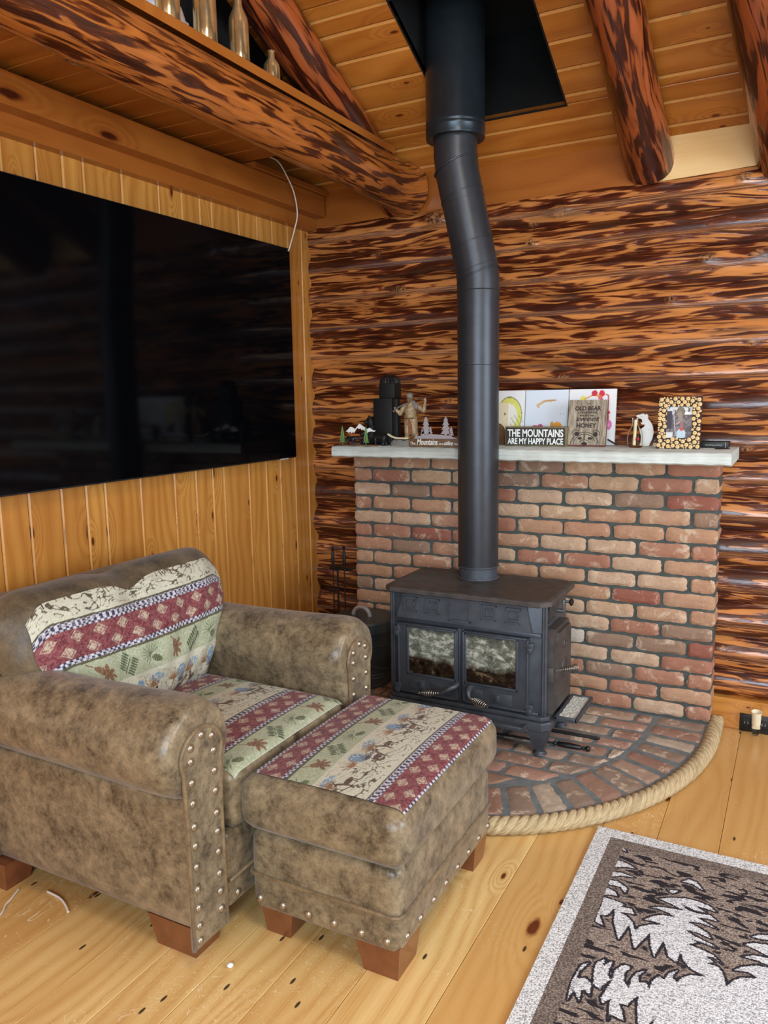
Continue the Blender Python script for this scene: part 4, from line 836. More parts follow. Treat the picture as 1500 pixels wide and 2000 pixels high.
# ---------------- ottoman ----------------
ot = thing('ottoman', (.94, -1.52, 0), 'square suede ottoman with a lodge-pattern top, pushed against the armchair', 'ottoman')
OX0, OX1, OY0, OY1 = .712, 1.172, -1.842, -1.200; ocx, ocy = (OX0+OX1)/2, (OY0+OY1)/2; hx, hy = (OX1-OX0)/2, (OY1-OY0)/2
g = G(); g.rbox((ocx, ocy, .192), (hx-.012, hy-.012, .114), .028, 9, lambda p, q: (p.x*(1+.012*(1-q.z*q.z)), p.y*(1+.008*(1-q.z*q.z)), p.z)); g.build('base', M['suede'], ot, ang=80)
z = .183; q_ = .0075; cr_ = [(OX0+.03, OY0+q_), (OX1-.03, OY0+q_), (OX1-.014, OY0+.013), (OX1-q_, OY0+.03), (OX1-q_, OY1-.03), (OX1-.03, OY1-q_), (OX0+.03, OY1-q_), (OX0+q_, OY1-.03), (OX0+q_, OY0+.03), (OX0+.014, OY0+.013)]
outline_tube('piping', [(x, y, z) for x, y in cr_], .0055, M['piping'], ot)
for x in (.75, .822, .900, .976, 1.054, 1.125): nail(ot, (x, OY0+.0105, .114), (0, -1, 0))
for y in (-1.79, -1.715, -1.635, -1.555, -1.475, -1.395, -1.315, -1.24): nail(ot, (OX1-.0105, y, .114), (1, 0, 0))
def ottz(q): return .020*(1-q.x**2)*(1-q.y**2)
g = G(); g.rbox((ocx, ocy, .378), (hx+.008, hy+.008, .071), .040, 12, lambda p, q: (p.x*(1+.010*(1-q.z**2)), p.y*(1+.010*(1-q.z**2)), p.z+(.020*(1-q.x**2)*(1-q.y**2) if q.z > .5 else (-.004 if q.z < -.9 else 0)))); g.build('cushion', M['suede'], ot, ang=80)
def ottp(u, v):
    x = OX0+.022+(hx*2-.026)*u; y = OY0+.030+(hy*2-.052)*v; qx = (x-ocx)/(hx+.006); qy = (y-ocy)/(hy+.006); z = .45+.020*(1-qx*qx)*(1-qy*qy)+.002
    ex = max(0, abs(x-ocx)-(hx+.006-.034))/.034; ey = max(0, abs(y-ocy)-(hy+.006-.034))/.034; z -= .034*(1-math.sqrt(max(0, 1-min(.98, ex*ex+ey*ey)))); return (x, y, z)
panel('top_tapestry', ottp, 230, 300, lambda U, V: (.434*U+.0005, OY0+.6*V+.04), M['tapestry'], ot)
foot(ot, .735, .84, OY0+.03, OY0+.12, .095, -1, -1); foot(ot, 1.03, 1.155, OY0+.02, OY0+.145, .095, 1, -1); foot(ot, 1.03, 1.155, OY1-.125, OY1-.02, .095, 1, 1); foot(ot, .735, .84, OY1-.12, OY1-.03, .095, -1, 1)
# ---------------- rug ----------------
def px2(pts, k, ox, oy): return [(ox+x/k, oy+y/k) for x, y in pts]
def floorpt(px, py, z=.012):
    d = cr*((px-750)/FPX)-cu*((py-1000)/FPX)+cf; t = (z-CP[2])/d.z; return (CP[0]+d.x*t, CP[1]+d.y*t)
upper = [(300, 565), (380, 590), (450, 620), (420, 635), (500, 650), (525, 695), (470, 680), (412, 676), (465, 703), (505, 745), (528, 812), (560, 780), (640, 765), (740, 770), (660, 742), (590, 730), (650, 705), (720, 695), (822, 712), (770, 680), (700, 652), (640, 640), (720, 637), (800, 650), (890, 665), (780, 610), (700, 577), (780, 570), (900, 575), (1000, 600), (1080, 635), (1120, 675), (1060, 655), (970, 630), (1050, 682), (970, 665), (860, 612), (900, 652), (960, 680), (1080, 700), (1130, 742), (1050, 722), (975, 712), (1060, 760), (1130, 800), (1000, 752), (905, 745), (980, 780), (1060, 830), (1085, 872), (1000, 832), (890, 800), (960, 850), (1100, 918), (1130, 942), (1030, 902), (930, 872), (985, 900), (910, 910), (1000, 942), (1100, 990), (1165, 1055), (1100, 1005), (1040, 997), (1100, 1040), (1055, 1050), (1130, 1072), (1170, 1120), (1195, 1218), (1240, 1180), (1300, 1155), (1432, 1160), (1350, 1112), (1248, 1100), (1310, 1075), (1420, 1065), (1500, 1085), (1800, 1180), (2300, 1200)]
lower = [(2300, 2600), (690, 2600), (650, 1500), (685, 1438), (610, 1510), (548, 1500), (542, 1390), (550, 1288), (500, 1320), (470, 1358), (408, 1342), (430, 1400), (442, 1470), (340, 1420), (330, 1470), (338, 1340), (350, 1308), (285, 1345), (275, 1300), (355, 1180), (380, 1100), (440, 1060), (500, 1075), (450, 1120), (445, 1180), (482, 1235), (500, 1160), (540, 1120), (600, 1100), (550, 1140), (555, 1190), (610, 1190), (628, 1250), (650, 1180), (700, 1140), (740, 1172), (775, 1120), (835, 1100), (800, 1150), (835, 1192), (860, 1160), (930, 1135), (1048, 1148), (935, 1090), (880, 1030), (860, 958), (832, 1040), (880, 1078), (770, 1000), (735, 882), (665, 1002), (640, 920), (635, 828), (520, 945), (485, 762), (405, 878), (370, 750), (378, 645), (320, 700), (265, 695), (295, 778), (232, 740)]
polys = [upper+lower, [(375, 300), (420, 298), (490, 330), (532, 358), (460, 345), (368, 347)], [(350, 375), (430, 388), (522, 422), (430, 410), (345, 415)], [(330, 438), (400, 450), (470, 500), (455, 540), (420, 490), (318, 470)], [(312, 490), (380, 525), (400, 560), (330, 545), (298, 550)],
    [(420, 195), (440, 200), (465, 235), (440, 225)], [(870, 452), (925, 435), (975, 455), (1032, 522), (985, 495), (955, 472)], [(762, 512), (855, 520), (800, 540)], [(1325, 910), (1400, 900), (1500, 915), (1900, 960), (1900, 1060), (1500, 995), (1420, 955)], [(1380, 855), (1430, 842), (1800, 850), (1800, 900), (1450, 875)], [(1310, 1000), (1400, 992), (1500, 1012), (1900, 1100), (1800, 1150), (1500, 1062), (1400, 1022)],
    [(228, 1080), (250, 1040), (312, 1018), (285, 1080), (345, 1035), (362, 1040), (325, 1130), (350, 1168), (290, 1215), (265, 1238), (218, 1200)], [(135, 1060), (190, 1045), (120, 1110), (95, 1160), (165, 1155), (205, 1200), (195, 1290), (150, 1240), (130, 1250), (118, 1330), (75, 1240), (30, 1320), (60, 1180)]]
polys = [np.array([floorpt(*p) for p in px2(q, 3.75, 1100, 1600)]) for q in polys]
RX0, RX1, RY0, RY1 = 1.4235, 2.95, -2.75, -.912
gx = np.arange(RX0, RX1+.001, .004); gy = np.arange(RY0, RY1+.001, .004); gx[-1] = RX1; gy[-1] = RY1; GX, GY = np.meshgrid(gx, gy); inside = np.zeros(GX.shape, bool); dist = np.full(GX.shape, 9.)
for q in polys:
    ins = np.zeros(GX.shape, bool)
    for (ax_, ay_), (bx_, by_) in zip(q, np.roll(q, -1, 0)):
        if ay_ != by_: ins ^= ((ay_ > GY) != (by_ > GY)) & (GX < (bx_-ax_)*(GY-ay_)/(by_-ay_)+ax_)
        dx, dy = bx_-ax_, by_-ay_; t = np.clip(((GX-ax_)*dx+(GY-ay_)*dy)/(dx*dx+dy*dy+1e-12), 0, 1); dist = np.minimum(dist, np.hypot(GX-ax_-t*dx, GY-ay_-t*dy))
    inside |= ins
f = np.clip(np.where(inside, .5+dist*5, .5-dist*5), 0, 1)     # 0.1 of value = 2 cm
bd = np.zeros(GX.shape); e = np.minimum(np.minimum(GX-RX0, RX1-GX), np.minimum(RY1-GY, GY-RY0)); bd = np.clip(1-(e-.0)/.0, 0, 1) if False else np.interp(e, [0, .044, .050, .098, .104], [1, 1, .5, .5, 0]) if False else np.interp(e, [0, .040, .058, .084, .112, 9], [1, .90, .5, .5, .0, 0])
nxg, nyg = len(gx), len(gy); g = G(); zz = .010; vs = [(x, y, zz) for y in gy for x in gx]; g.add(vs, [(j*nxg+i, j*nxg+i+1, (j+1)*nxg+i+1, (j+1)*nxg+i) for j in range(nyg-1) for i in range(nxg-1)], None, [(a_, b_, 0) for a_, b_ in zip(f.ravel(), bd.ravel())])
g.cc = (0, 1, 0); rim = [(RX0, RY0), (RX1, RY0), (RX1, RY1), (RX0, RY1)]; g.add([(x, y, zz) for x, y in rim]+[(x, y, .0005) for x, y in rim], [(0, 4, 5, 1), (1, 5, 6, 2), (2, 6, 7, 3), (3, 7, 4, 0)])
tag(g.build('area_rug', M['rug'], origin=((RX0+RX1)/2, (RY0+RY1)/2, 0), smooth=False), 'grey and white forest-patterned rug on the pine floor at lower right', 'rug')
# ---------------- television and its cable ----------------
tv = thing('television', (-.25, -1.035, 1.125), 'very large black flat-screen television mounted on the pine wall', 'television')
g = G(); g.box((-.262, -1.900, 1.122), (-.224, -.168, 2.098), .003); g.build('housing', M['black'], tv)
g = G(); g.box((-.226, -1.896, 1.128), (-.2205, -.172, 2.094), .001); g.build('screen', M['tv'], tv, smooth=False)
g = G(); g.box((-.300, -1.3, 1.4), (-.262, -.8, 1.8)); g.build('wall_bracket', M['black'], tv, smooth=False)
g = G(); g.box((-.224, -.30, 1.1195), (-.2195, -.24, 1.124)); g.build('badge', M['greyink'], tv, smooth=False)
def smooth_path(P, n=8):
    P = [Vector(p) for p in P]; Q = [P[0]]+P+[P[-1]]; out = []
    for i in range(1, len(Q)-2):
        for k in range(n):
            t = k/n; a, b_, c, d = Q[i-1], Q[i], Q[i+1], Q[i+2]; out.append(.5*((2*b_)+(c-a)*t+(2*a-5*b_+4*c-d)*t*t+(3*b_-a-3*c+d)*t**3))
    return out+[P[-1]]
g = G(); g.tube(smooth_path([(-.19, -.36, 2.455), (-.178, -.30, 2.445), (-.172, -.245, 2.397), (-.172, -.19, 2.332), (-.18, -.158, 2.247), (-.20, -.158, 2.178), (-.215, -.182, 2.094), (-.217, -.188, 2.086)]), .003, 8)
tag(g.build('television_cable', M['cable'], origin=(-.2, -.2, 2.1), ang=180), 'thin white cable hanging from the loft down to the television corner', 'cable')
g = G(); g.tube(smooth_path([(.075, -1.955, .004), (.133, -1.960, .004), (.175, -1.975, .004), (.208, -1.993, .004)]), .0035, 8)
tag(g.build('floor_cord', M['cable'], origin=(.14, -1.97, 0), ang=180), 'short white cord on the floor sticking out from under the armchair', 'cord')
g = G(); g.tube(smooth_path([(-.01, -1.985, .004), (.010, -2.024, .004), (.02, -2.05, .004), (.046, -2.087, .004), (.06, -2.16, .004)]), .003, 8)
tag(g.build('floor_cord', M['cable'], origin=(0, -2.02, 0), ang=180), 'thin pale cord on the floor at the far left edge of the picture', 'cord')
g = G(); g.lathe([(.0005, 0), (.007, .001), (.009, .005), (.005, .009), (.0005, .01)], (.745, -1.955, .0005), 9); tag(g.build('paper_crumb', M['white'], origin=(.745, -1.955, 0)), 'small white crumb of paper on the floor between armchair and ottoman legs', 'litter')
# ---------------- power outlet with plug-in air freshener ----------------
o_ = thing('power_outlet', (1.84, .107, .005), 'black power outlet plate in the baseboard at the right edge', 'outlet')
g = G(); g.box((1.774, .101, .001), (1.905, .109, .076), .002); g.build('cover_plate', M['black2'], o_)
for x in (1.80, 1.865):
    g = G(); g.box((x-.016, .098, .018), (x+.016, .102, .058), .002); s_ = g.build('socket', M['black'], o_); g = G()
    for d in (-.006, .006): g.box((x+d-.001, .0972, .036), (x+d+.001, .0985, .046))
    g.build('slot', M['greyink'], s_, smooth=False)
fr_ = thing('air_freshener', (1.838, .07, .01), 'cream plug-in air freshener with a clear oil bulb in the black outlet', 'air freshener')
g = G(); Mt = Matrix.Rotation(math.radians(9), 4, 'X'); g.lathe([(.012, .0), (.0165, .004), (.017, .02), (.0185, .048), (.0205, .062), (.0185, .062), (.015, .045), (.001, .044)], (1.838, .069, .048), 28, Mt); g.box((1.824, .066, .03), (1.852, .098, .06), .006); g.build('diffuser', M['cream'], fr_)
g = G(); g.lathe([(.0003, .0), (.008, .001), (.012, .008), (.0165, .03), (.0165, .042), (.011, .046)], (1.838, .066, .004), 24); g.build('oil_bulb', M['glass'], fr_)
# ---------------- things on the mantel (top at z = 1.185) ----------------
MZ = 1.1856
def plate2d(name, poly, org, xdir, d, mat, parent, up=(0, 0, 1)): g = G(); g.prism(poly, frame(org, xdir, up), d); return g.build(name, mat, parent, smooth=False)
def pine_tree(name, c, h, r, mat, parent, tiers=6):
    g = G(); g.tube([c, (c[0], c[1], c[2]+h*.3)], r*.12, 6)
    for k in range(tiers):
        z0 = h*(.12+.80*k/tiers); rr = r*(1-.82*k/tiers); n = 14; vs = [(c[0], c[1], c[2]+min(h, z0+h*.30))]
        for i in range(n): a = 2*PI*i/n+k; q = rr*(1 if i % 2 else .62); vs.append((c[0]+q*math.cos(a), c[1]+q*math.sin(a), c[2]+z0-(0 if i % 2 else -h*.03)))
        vs.append((c[0], c[1], c[2]+z0+h*.05)); g.add(vs, [(0, 1+i, 1+(i+1) % n) for i in range(n)]+[(n+1, 1+(i+1) % n, 1+i) for i in range(n)])
    return g.build(name, mat, parent, smooth=False)
# mountain scene with two bears
t = thing('mountain_scene_ornament', (.155, -.215, MZ), 'small ornament of white mountain peaks, green trees and black bears at the mantel left end', 'ornament')
g = G(); g.box((.062, -.236, MZ), (.252, -.196, MZ+.006), .002); g.build('base', M['barn2'], t)
w1 = [(.088, 1.250), (.112, 1.272), (.121, 1.271), (.137, 1.262), (.160, 1.287), (.200, 1.262), (.212, 1.268), (.232, 1.256), (.244, 1.256), (.236, 1.250), (.222, 1.252), (.208, 1.250), (.199, 1.244), (.176, 1.262), (.172, 1.256), (.165, 1.266), (.158, 1.262), (.150, 1.268), (.140, 1.258), (.131, 1.244), (.126, 1.250), (.119, 1.243), (.112, 1.250), (.101, 1.244), (.099, 1.250)]
plate2d('snow_peaks', [(x-.15, z-1.19) for x, z in w1], (.15, -.214, 1.19), (1, 0, 0), .003, M['white'], t)
for x_ in (.10, .20): G().tube([(x_, -.212, MZ), (x_, -.212, 1.252)], .0015, 6).build('post', M['black'], t)
pine_tree('tree', (.070, -.218, MZ+.005), .090, .016, M['green'], t, 7); pine_tree('tree', (.198, -.226, MZ+.005), .086, .015, M['green'], t, 7)
def bear(name, cx, cy, cz0, L, f, mat, parent, head_down=0, vox=.0016, origin=None, up=None):   # standing bear of body length L facing f along x
    k = L; P = lambda x, y, z: (cx+f*x*k, cy+y*k, cz0+z*k); caps = [(P(-.30, 0, .47), P(.22, 0, .50), .22*k, .20*k), (P(.20, 0, .52), P(.42, 0, .54-head_down), .17*k, .13*k), (P(.42, 0, .54-head_down), P(.62, 0, .44-head_down), .125*k, .055*k),
        (P(.40, .08, .66-head_down), P(.40, .08, .67-head_down), .04*k, .035*k), (P(.40, -.08, .66-head_down), P(.40, -.08, .67-head_down), .04*k, .035*k), (P(-.48, 0, .5), P(-.52, 0, .46), .05*k, .03*k)]
    for y, dx in ((.11, .05), (-.11, -.04)):
        caps += [(P(.22, y, .40), P(.24+dx, y, .20), .11*k, .07*k), (P(.24+dx, y, .20), P(.24+dx, y, .045), .07*k, .055*k), (P(.24+dx, y, .045), P(.31+dx, y, .04), .05*k, .04*k)]
        caps += [(P(-.34, y, .40), P(-.30-dx, y, .22), .14*k, .085*k), (P(-.30-dx, y, .22), P(-.36-dx, y, .05), .075*k, .055*k), (P(-.36-dx, y, .045), P(-.28-dx, y, .04), .05*k, .04*k)]
    return blob(name, caps, mat, parent, vox, origin)
bear('bear', .118, -.222, MZ+.005, .055, 1, M['black2'], t); bear('bear', .175, -.214, MZ+.005, .034, 1, M['black2'], t)
tag(bear('bear_figurine', .245, -.185, MZ, .078, -1, M['black2'], None, .22, .0022, (.245, -.185, MZ)), 'small matte black bear figurine with lowered head, before the tall black lantern', 'figurine')
# tall black box lantern and black seated bear behind it
t = thing('black_lantern', (.25, -.10, MZ), 'tall all-black square ornament with a narrower top and ribbed domed cap', 'lantern')
g = G(); g.box((.188, -.135, MZ), (.285, -.045, 1.398), .003); 
g.build('body', M['black'], t)
g = G(); g.box((.212, -.120, 1.398), (.292, -.050, 1.466), .003); g.build('neck', M['black'], t)
g = G(); n = 40; prf = [(.046, 1.466), (.048, 1.474), (.040, 1.490), (.024, 1.502), (.001, 1.506)]; vs = []
for r, z in prf:
    for k in range(n): a = 2*PI*k/n; q = r*(1.05 if k % 2 else .95); vs.append((.252+q*math.cos(a), -.085+q*math.sin(a)*.8, z))
g.add(vs, [(i*n+k, i*n+(k+1) % n, (i+1)*n+(k+1) % n, (i+1)*n+k) for i in range(4) for k in range(n)]+[tuple(range(n-1, -1, -1))]); g.build('cap', M['black2'], t, smooth=False)
g = G(); g.box((.284, -.132, MZ), (.312, -.10, 1.396), .003); g.build('side_post', M['black'], t)
c = (.150, -.08)
tag(blob('seated_bear_figurine', [((c[0], c[1], MZ+.035), (c[0]+.004, c[1], MZ+.075), .036, .030), ((c[0]+.004, c[1], MZ+.075), (c[0]-.004, c[1]-.004, MZ+.108), .026, .022), ((c[0]-.006, c[1]-.006, MZ+.108), (c[0]-.024, c[1]-.020, MZ+.102), .015, .009), ((c[0]+.006, c[1]+.012, MZ+.126), (c[0]+.006, c[1]+.012, MZ+.13), .007, .006), ((c[0]-.006, c[1]-.014, MZ+.126), (c[0]-.006, c[1]-.014, MZ+.13), .007, .006), ((c[0]-.02, c[1]-.02, MZ+.06), (c[0]-.036, c[1]-.036, MZ+.045), .013, .009), ((c[0]+.01, c[1]-.024, MZ+.018), (c[0]-.02, c[1]-.045, MZ+.011), .017, .010), ((c[0]-.024, c[1]-.0, MZ+.018), (c[0]-.045, c[1]-.022, MZ+.011), .016, .010)], M['black'], None, .003, (c[0], c[1], MZ)), 'black seated bear figurine half hidden behind the mountain ornament', 'figurine')
# mountain man figurine
t = thing('trapper_figurine', (.385, -.17, MZ), 'tan carved figurine of a bearded trapper carrying a rifle across his shoulders', 'figurine'); fx, fy = .395, -.165
g = G(); pts = []; 
g.lathe([(.0005, 0), (.98, 0), (1.0, .3), (.93, .7), (.80, 1), (.0005, 1.02)], (0, 0, 0), 28); g.v = [(.372+x*.080*(1+.05*math.sin(7*math.atan2(y, x))), fy+y*.038, MZ+z*.026*(1+.12*math.sin(9*math.atan2(y, x)))) for x, y, z in g.v]; g.build('rock_base', M['grey_resin'], t)
g = G(); g.rbox((0, 0, 0), (.052, .010, .0035), .003, 6, lambda p, q: (p.x, p.y, p.z+.018*max(0, -q.x)**2)); g.v = [(.345+x, fy-.026+y, MZ+.036+z) for x, y, z in g.v]; g.build('snowshoe', M['cream'], t)
k = .0365  # head unit
B = lambda x, y, z: (fx+x, fy+y, MZ+.026+z)
body = [(B(-.020, 0, .010), B(-.018, 0, .050), .0105, .0115), (B(-.018, 0, .050), B(-.012, 0, .085), .0125, .016), (B(-.022, -.012, .006), B(-.019, 0, .008), .0075, .009), (B(.028, 0, .010), B(.020, 0, .050), .0105, .0115), (B(.020, 0, .050), B(.012, 0, .085), .0125, .016), (B(.034, -.012, .006), B(.030, 0, .008), .0075, .009),
    (B(-.014, 0, .035), B(-.014, 0, .10), .017, .018), (B(.016, 0, .035), B(.014, 0, .10), .018, .018), (B(0, 0, .085), B(0, 0, .135), .026, .028), (B(0, 0, .135), B(0, 0, .156), .026, .020), (B(-.022, 0, .152), B(.024, 0, .154), .0125, .0125), (B(0, 0, .16), B(-.002, -.003, .185), .009, .0125), (B(-.002, -.004, .186), B(-.002, -.004, .192), .0135, .013),
    (B(-.028, 0, .152), B(-.050, -.006, .118), .0125, .0105), (B(-.050, -.006, .118), B(-.066, -.014, .136), .0105, .007), (B(-.066, -.014, .137), B(-.070, -.016, .143), .0065, .006), (B(.028, 0, .154), B(.064, .0, .130), .0125, .0105), (B(.064, 0, .130), B(.074, -.006, .172), .0105, .0065), (B(.074, -.006, .174), B(.074, -.008, .182), .0065, .0055)]
blob('body', body, M['bronze'], t, .0019)
g = G(); g.lathe([(.0145, 0), (.0155, .005), (.0145, .013), (.009, .019), (.0005, .021)], B(-.002, -.003, .190), 20); g.build('fur_hat', M['grey_resin'], t)
blob('beard', [(B(-.002, -.014, .183), B(-.002, -.016, .168), .0085, .006), (B(.006, -.012, .182), B(.004, -.015, .172), .006, .004), (B(-.010, -.012, .182), B(-.008, -.015, .172), .006, .004)], M['barn2'], t, .0018)
g = G(); g.tube([B(-.078, -.014, .128), B(-.066, -.016, .140), B(-.03, -.014, .158), B(.02, .006, .178), B(.105, -.004, .192)], [.008, .0055, .0035, .0024, .0018], 8); g.build('rifle', M['wirem'], t)
g = G(); g.add([B(-.004, -.0195, .030), B(.016, -.0195, .030), B(.009, -.029, .095), B(.001, -.029, .095), B(-.004, -.012, .030), B(.016, -.012, .030), B(.009, -.015, .095), B(.001, -.015, .095)], [(0, 1, 2, 3), (7, 6, 5, 4), (0, 4, 5, 1), (1, 5, 6, 2), (2, 6, 7, 3), (3, 7, 4, 0)]); g.build('robe', M['rust'], t)
blob('shoulder_fur', [(B(.016, -.004, .165), B(.034, -.012, .145), .011, .010), (B(.034, -.012, .145), B(.036, -.008, .156), .009, .008)], M['grey_resin'], t, .002)
g = G(); g.tube([B(.022*math.cos(a)*1.15, .022*math.sin(a)*1.15-.002, .098) for a in [k*PI/10 for k in range(20)]], .003, 6, closed=True); g.build('belt', M['barn2'], t)
# block sign with silver trees
t = thing('block_sign', (.53, -.205, MZ), 'brown block sign reading The Mountains are calling me with silver metal trees', 'sign')
g = G(); g.box((.412, -.222, MZ), (.652, -.188, 1.221), .0015); g.build('block', M['barn2'], t)
FS = frame((.53, -.2225, 1.196), (1, 0, 0), (0, 0, 1))
for s, x, wd, sz, sh, bo in (('The', -.0985, .026, .017, 0, .0), ('Mountains', -.030, .100, .036, .25, .0007), ('are', .0365, .020, .016, 0, 0), ('calling', .070, .044, .024, .3, .0004), ('me', .107, .020, .016, 0, 0)): text('lettering', s, FS @ Matrix.Translation((x, 0, 0)), sz, M['white'], t, wd, bo, sh)
hill = [(-.105, 0), (-.09, .008), (-.06, .014), (-.02, .020), (.03, .018), (.07, .014), (.11, 0)]; plate2d('hills', hill, (.53, -.206, 1.221), (1, 0, 0), .0015, M['silver'], t)
def firpoly(h, w_, n=4):
    L = [(0, h)]
    for k in range(n): z = h*(1-(k+1)/(n+.6)); q = w_*(.3+.7*(k+1)/n); L += [(q*.95, z), (q*.45, z+h*.02)]
    L += [(w_*.12, h*.10), (w_*.12, 0)]; return L+[(-x, z) for x, z in L[:0:-1]]
for x, h, wd in ((.489, .088, .026), (.510, .045, .014), (.473, .04, .012), (.583, .088, .026), (.608, .045, .014)): plate2d('metal_tree', firpoly(h, wd), (x, -.207, 1.230), (1, 0, 0), .0015, M['silver'], t)
# three painted canvases leaning on the log wall
def canvas(name, x0, x1, label, paint):
    t = thing(name, ((x0+x1)/2, .07, MZ), label, 'canvas painting', ); H = .237; tilt = math.radians(6); U = Vector((0, math.sin(tilt), math.cos(tilt))); N2 = Vector((0, -math.cos(tilt), math.sin(tilt))); o = Vector((x0, .060, MZ+.0005)); nx, nz = 64, 76; W = x1-x0
    X, Z = np.meshgrid(np.linspace(0, 1, nx+1), np.linspace(0, 1, nz+1)); col = np.zeros(X.shape+(3,)); col[:] = LC(236, 236, 236); paint(X*W, Z*H, col); g = G()
    g.grid(lambda u, v: o+Vector((W*u, 0, 0))+U*(H*v)+N2*.012, nx, nz); g.c = [tuple(c) for c in col.reshape(-1, 3)]; g.build('painted_face', M['paint'], t, smooth=False)
    g = G(); g.box((0, -.0115, 0), (W, .0, H), 0, mat=Matrix.Translation(o) @ Matrix.Rotation(-tilt, 4, 'X')); g.build('stretcher', M['white'], t, smooth=False); return t
def P1(x, z, c):
    r = np.hypot((x-.085)/.060, (z-.125)/.085); c[r < 1] = LC(222, 218, 112); c[(r > .95) & (r < 1.0)] = LC(120, 122, 70); c[(r < .62)] = LC(232, 230, 224); c[(np.hypot(x-.12, z-.10) < .03) & (np.sin(x*300+z*200) > .8)] = LC(170, 166, 90); c[(z < .045) & (x > .09) & (x < .13)] = LC(236, 230, 140); c[seg(x, z, .14, .05, .155, .08, .0012)] = LC(120, 140, 190)
def P2(x, z, c):
    c[:] = LC(222, 230, 238); m = seg(x, z, .055, .170, .085, .188, .005, .005) | seg(x, z, .085, .188, .135, .192, .005, .003) | seg(x, z, .055, .17, .060, .16, .005, .003); c[m] = LC(214, 176, 116); c[seg(x, z, .085, .190, .13, .192, .002)] = LC(190, 140, 80)
    c[elp(x, z, .045, .075, .014, .008)] = LC(204, 60, 70); c[elp(x, z, .070, .078, .012, .010)] = LC(196, 70, 120); c[elp(x, z, .145, .082, .020, .016)] = LC(238, 160, 40); c[elp(x, z, .122, .086, .008, .014)] = LC(206, 160, 60); c[(elp(x, z, .165, .144, .010, .016)) & ~elp(x, z, .165, .144, .0085, .0145)] = LC(170, 178, 190)
def P3(x, z, c):
    c[elp(x, z, .060, .198, .012, .011)] = LC(238, 224, 96); c[seg(x, z, .068, .196, .10, .212, .003) | seg(x, z, .10, .212, .125, .208, .004)] = LC(226, 158, 70); c[elp(x, z, .107, .219, .014, .012, .4)] = LC(206, 44, 58); c[elp(x, z, .138, .217, .012, .015)] = LC(214, 40, 56); c[elp(x, z, .133, .200, .010, .010)] = LC(226, 110, 90)
    c[elp(x, z, .138, .190, .007, .008)] = LC(206, 80, 140); c[seg(x, z, .156, .214, .166, .208, .003) | seg(x, z, .166, .208, .168, .10, .0035)] = LC(206, 92, 84); c[elp(x, z, .168, .138, .007, .009)] = LC(206, 40, 52); c[elp(x, z, .172, .085, .013, .020)] = LC(224, 112, 176); c[elp(x, z, .172, .085, .005, .008)] = LC(236, 160, 206); c[seg(x, z, .166, .10, .160, .03, .002)] = LC(220, 150, 160)
canvas('canvas_painting', .690, .846, 'white canvas with a yellow loop painted on it, half behind the stovepipe', P1)
canvas('canvas_painting', .850, 1.040, 'white canvas with a tan brush stroke, behind the black mountains sign', P2)
canvas('canvas_painting', 1.044, 1.243, 'white canvas with red and pink blobs, rightmost canvas behind the old bear sign', P3)
# partly hidden wood picture beside the stovepipe
t = thing('bear_picture', (.735, .01, MZ), 'pale wooden picture with a brown bear shape, mostly hidden by the stovepipe', 'picture')
Ti = Matrix.Rotation(math.radians(-7), 4, 'X'); Mb = Matrix.Translation((.655, .015, MZ)) @ Ti
g = G(); g.box((0, 0, 0), (.128, .012, .186), .001, mat=Mb); g.build('board', M['cream'], t, smooth=False)
Fb = Mb @ frame((0, -.0008, 0), (1, 0, 0), (0, 0, 1)); text('lettering', 'R', Fb @ Matrix.Translation((.112, .13, 0)), .016, M['ink'], t)
g = G(); g.prism([(.06, 0), (.124, 0), (.123, .03), (.117, .062), (.108, .080), (.095, .092), (.06, .10)], Fb, .001); g.build('bear_silhouette', M['barn2'], t, smooth=False)
# THE MOUNTAINS ARE MY HAPPY PLACE
t = thing('box_sign', (.93, -.045, MZ), 'black box sign reading THE MOUNTAINS ARE MY HAPPY PLACE', 'sign')
g = G(); g.box((.799, -.060, MZ), (1.068, -.022, 1.268), .0012); g.build('box', M['sign_edge'], t)
g = G(); g.box((.804, -.0615, 1.190), (1.063, -.058, 1.2635)); g.build('face', M['sign_black'], t, smooth=False)
FM = frame((.9335, -.0625, 0), (1, 0, 0), (0, 0, 1)); text('lettering', 'THE MOUNTAINS', FM @ Matrix.Translation((0, 1.2265, 0)), .0435, M['white'], t, .244, .0012); text('lettering', 'ARE MY HAPPY PLACE', FM @ Matrix.Translation((0, 1.1945, 0)), .0355, M['white'], t, .244, .0009)
# OLD BEAR sign, leaning back, with its prop stick
t = thing('old_bear_sign', (1.14, -.02, MZ), 'grey barnwood sign reading OLD BEAR LIVES HERE with a bear face', 'sign'); ti = math.radians(11); Mo = Matrix.Translation((1.063, -.035, MZ)) @ Matrix.Rotation(-ti, 4, 'X') @ Matrix.Rotation(math.radians(0), 4, 'Y')
g = G(); g.box((0, 0, 0), (.160, .016, .196), .001, mat=Mo); g.build('board', M['redstick'], t, smooth=False)
g = G(); g.box((.0, -.0012, .0065), (.160, .0, .196), .0005, mat=Mo); g.build('face', M['barn'], t, smooth=False)
FB = Mo @ frame((.080, -.0018, 0), (1, 0, 0), (0, 0, 1)); tx = lambda s, x, z, sz, w_, b_=0, sh=0: text('lettering', s, FB @ Matrix.Translation((x, z, 0)), sz, M['ink'], t, w_, b_, sh)
tx('AN', .002, .177, .010, .014, 0, .3); tx('OLD BEAR', 0, .152, .0245, .108, .0007); tx('LIVES HERE', 0, .139, .0115, .078, .0003); tx('WITH HIS', -.002, .126, .0115, .064, .0003); tx('sweet', -.002, .107, .031, .100, .0003, .3); tx('HONEY', -.003, .080, .0245, .080, .0007)
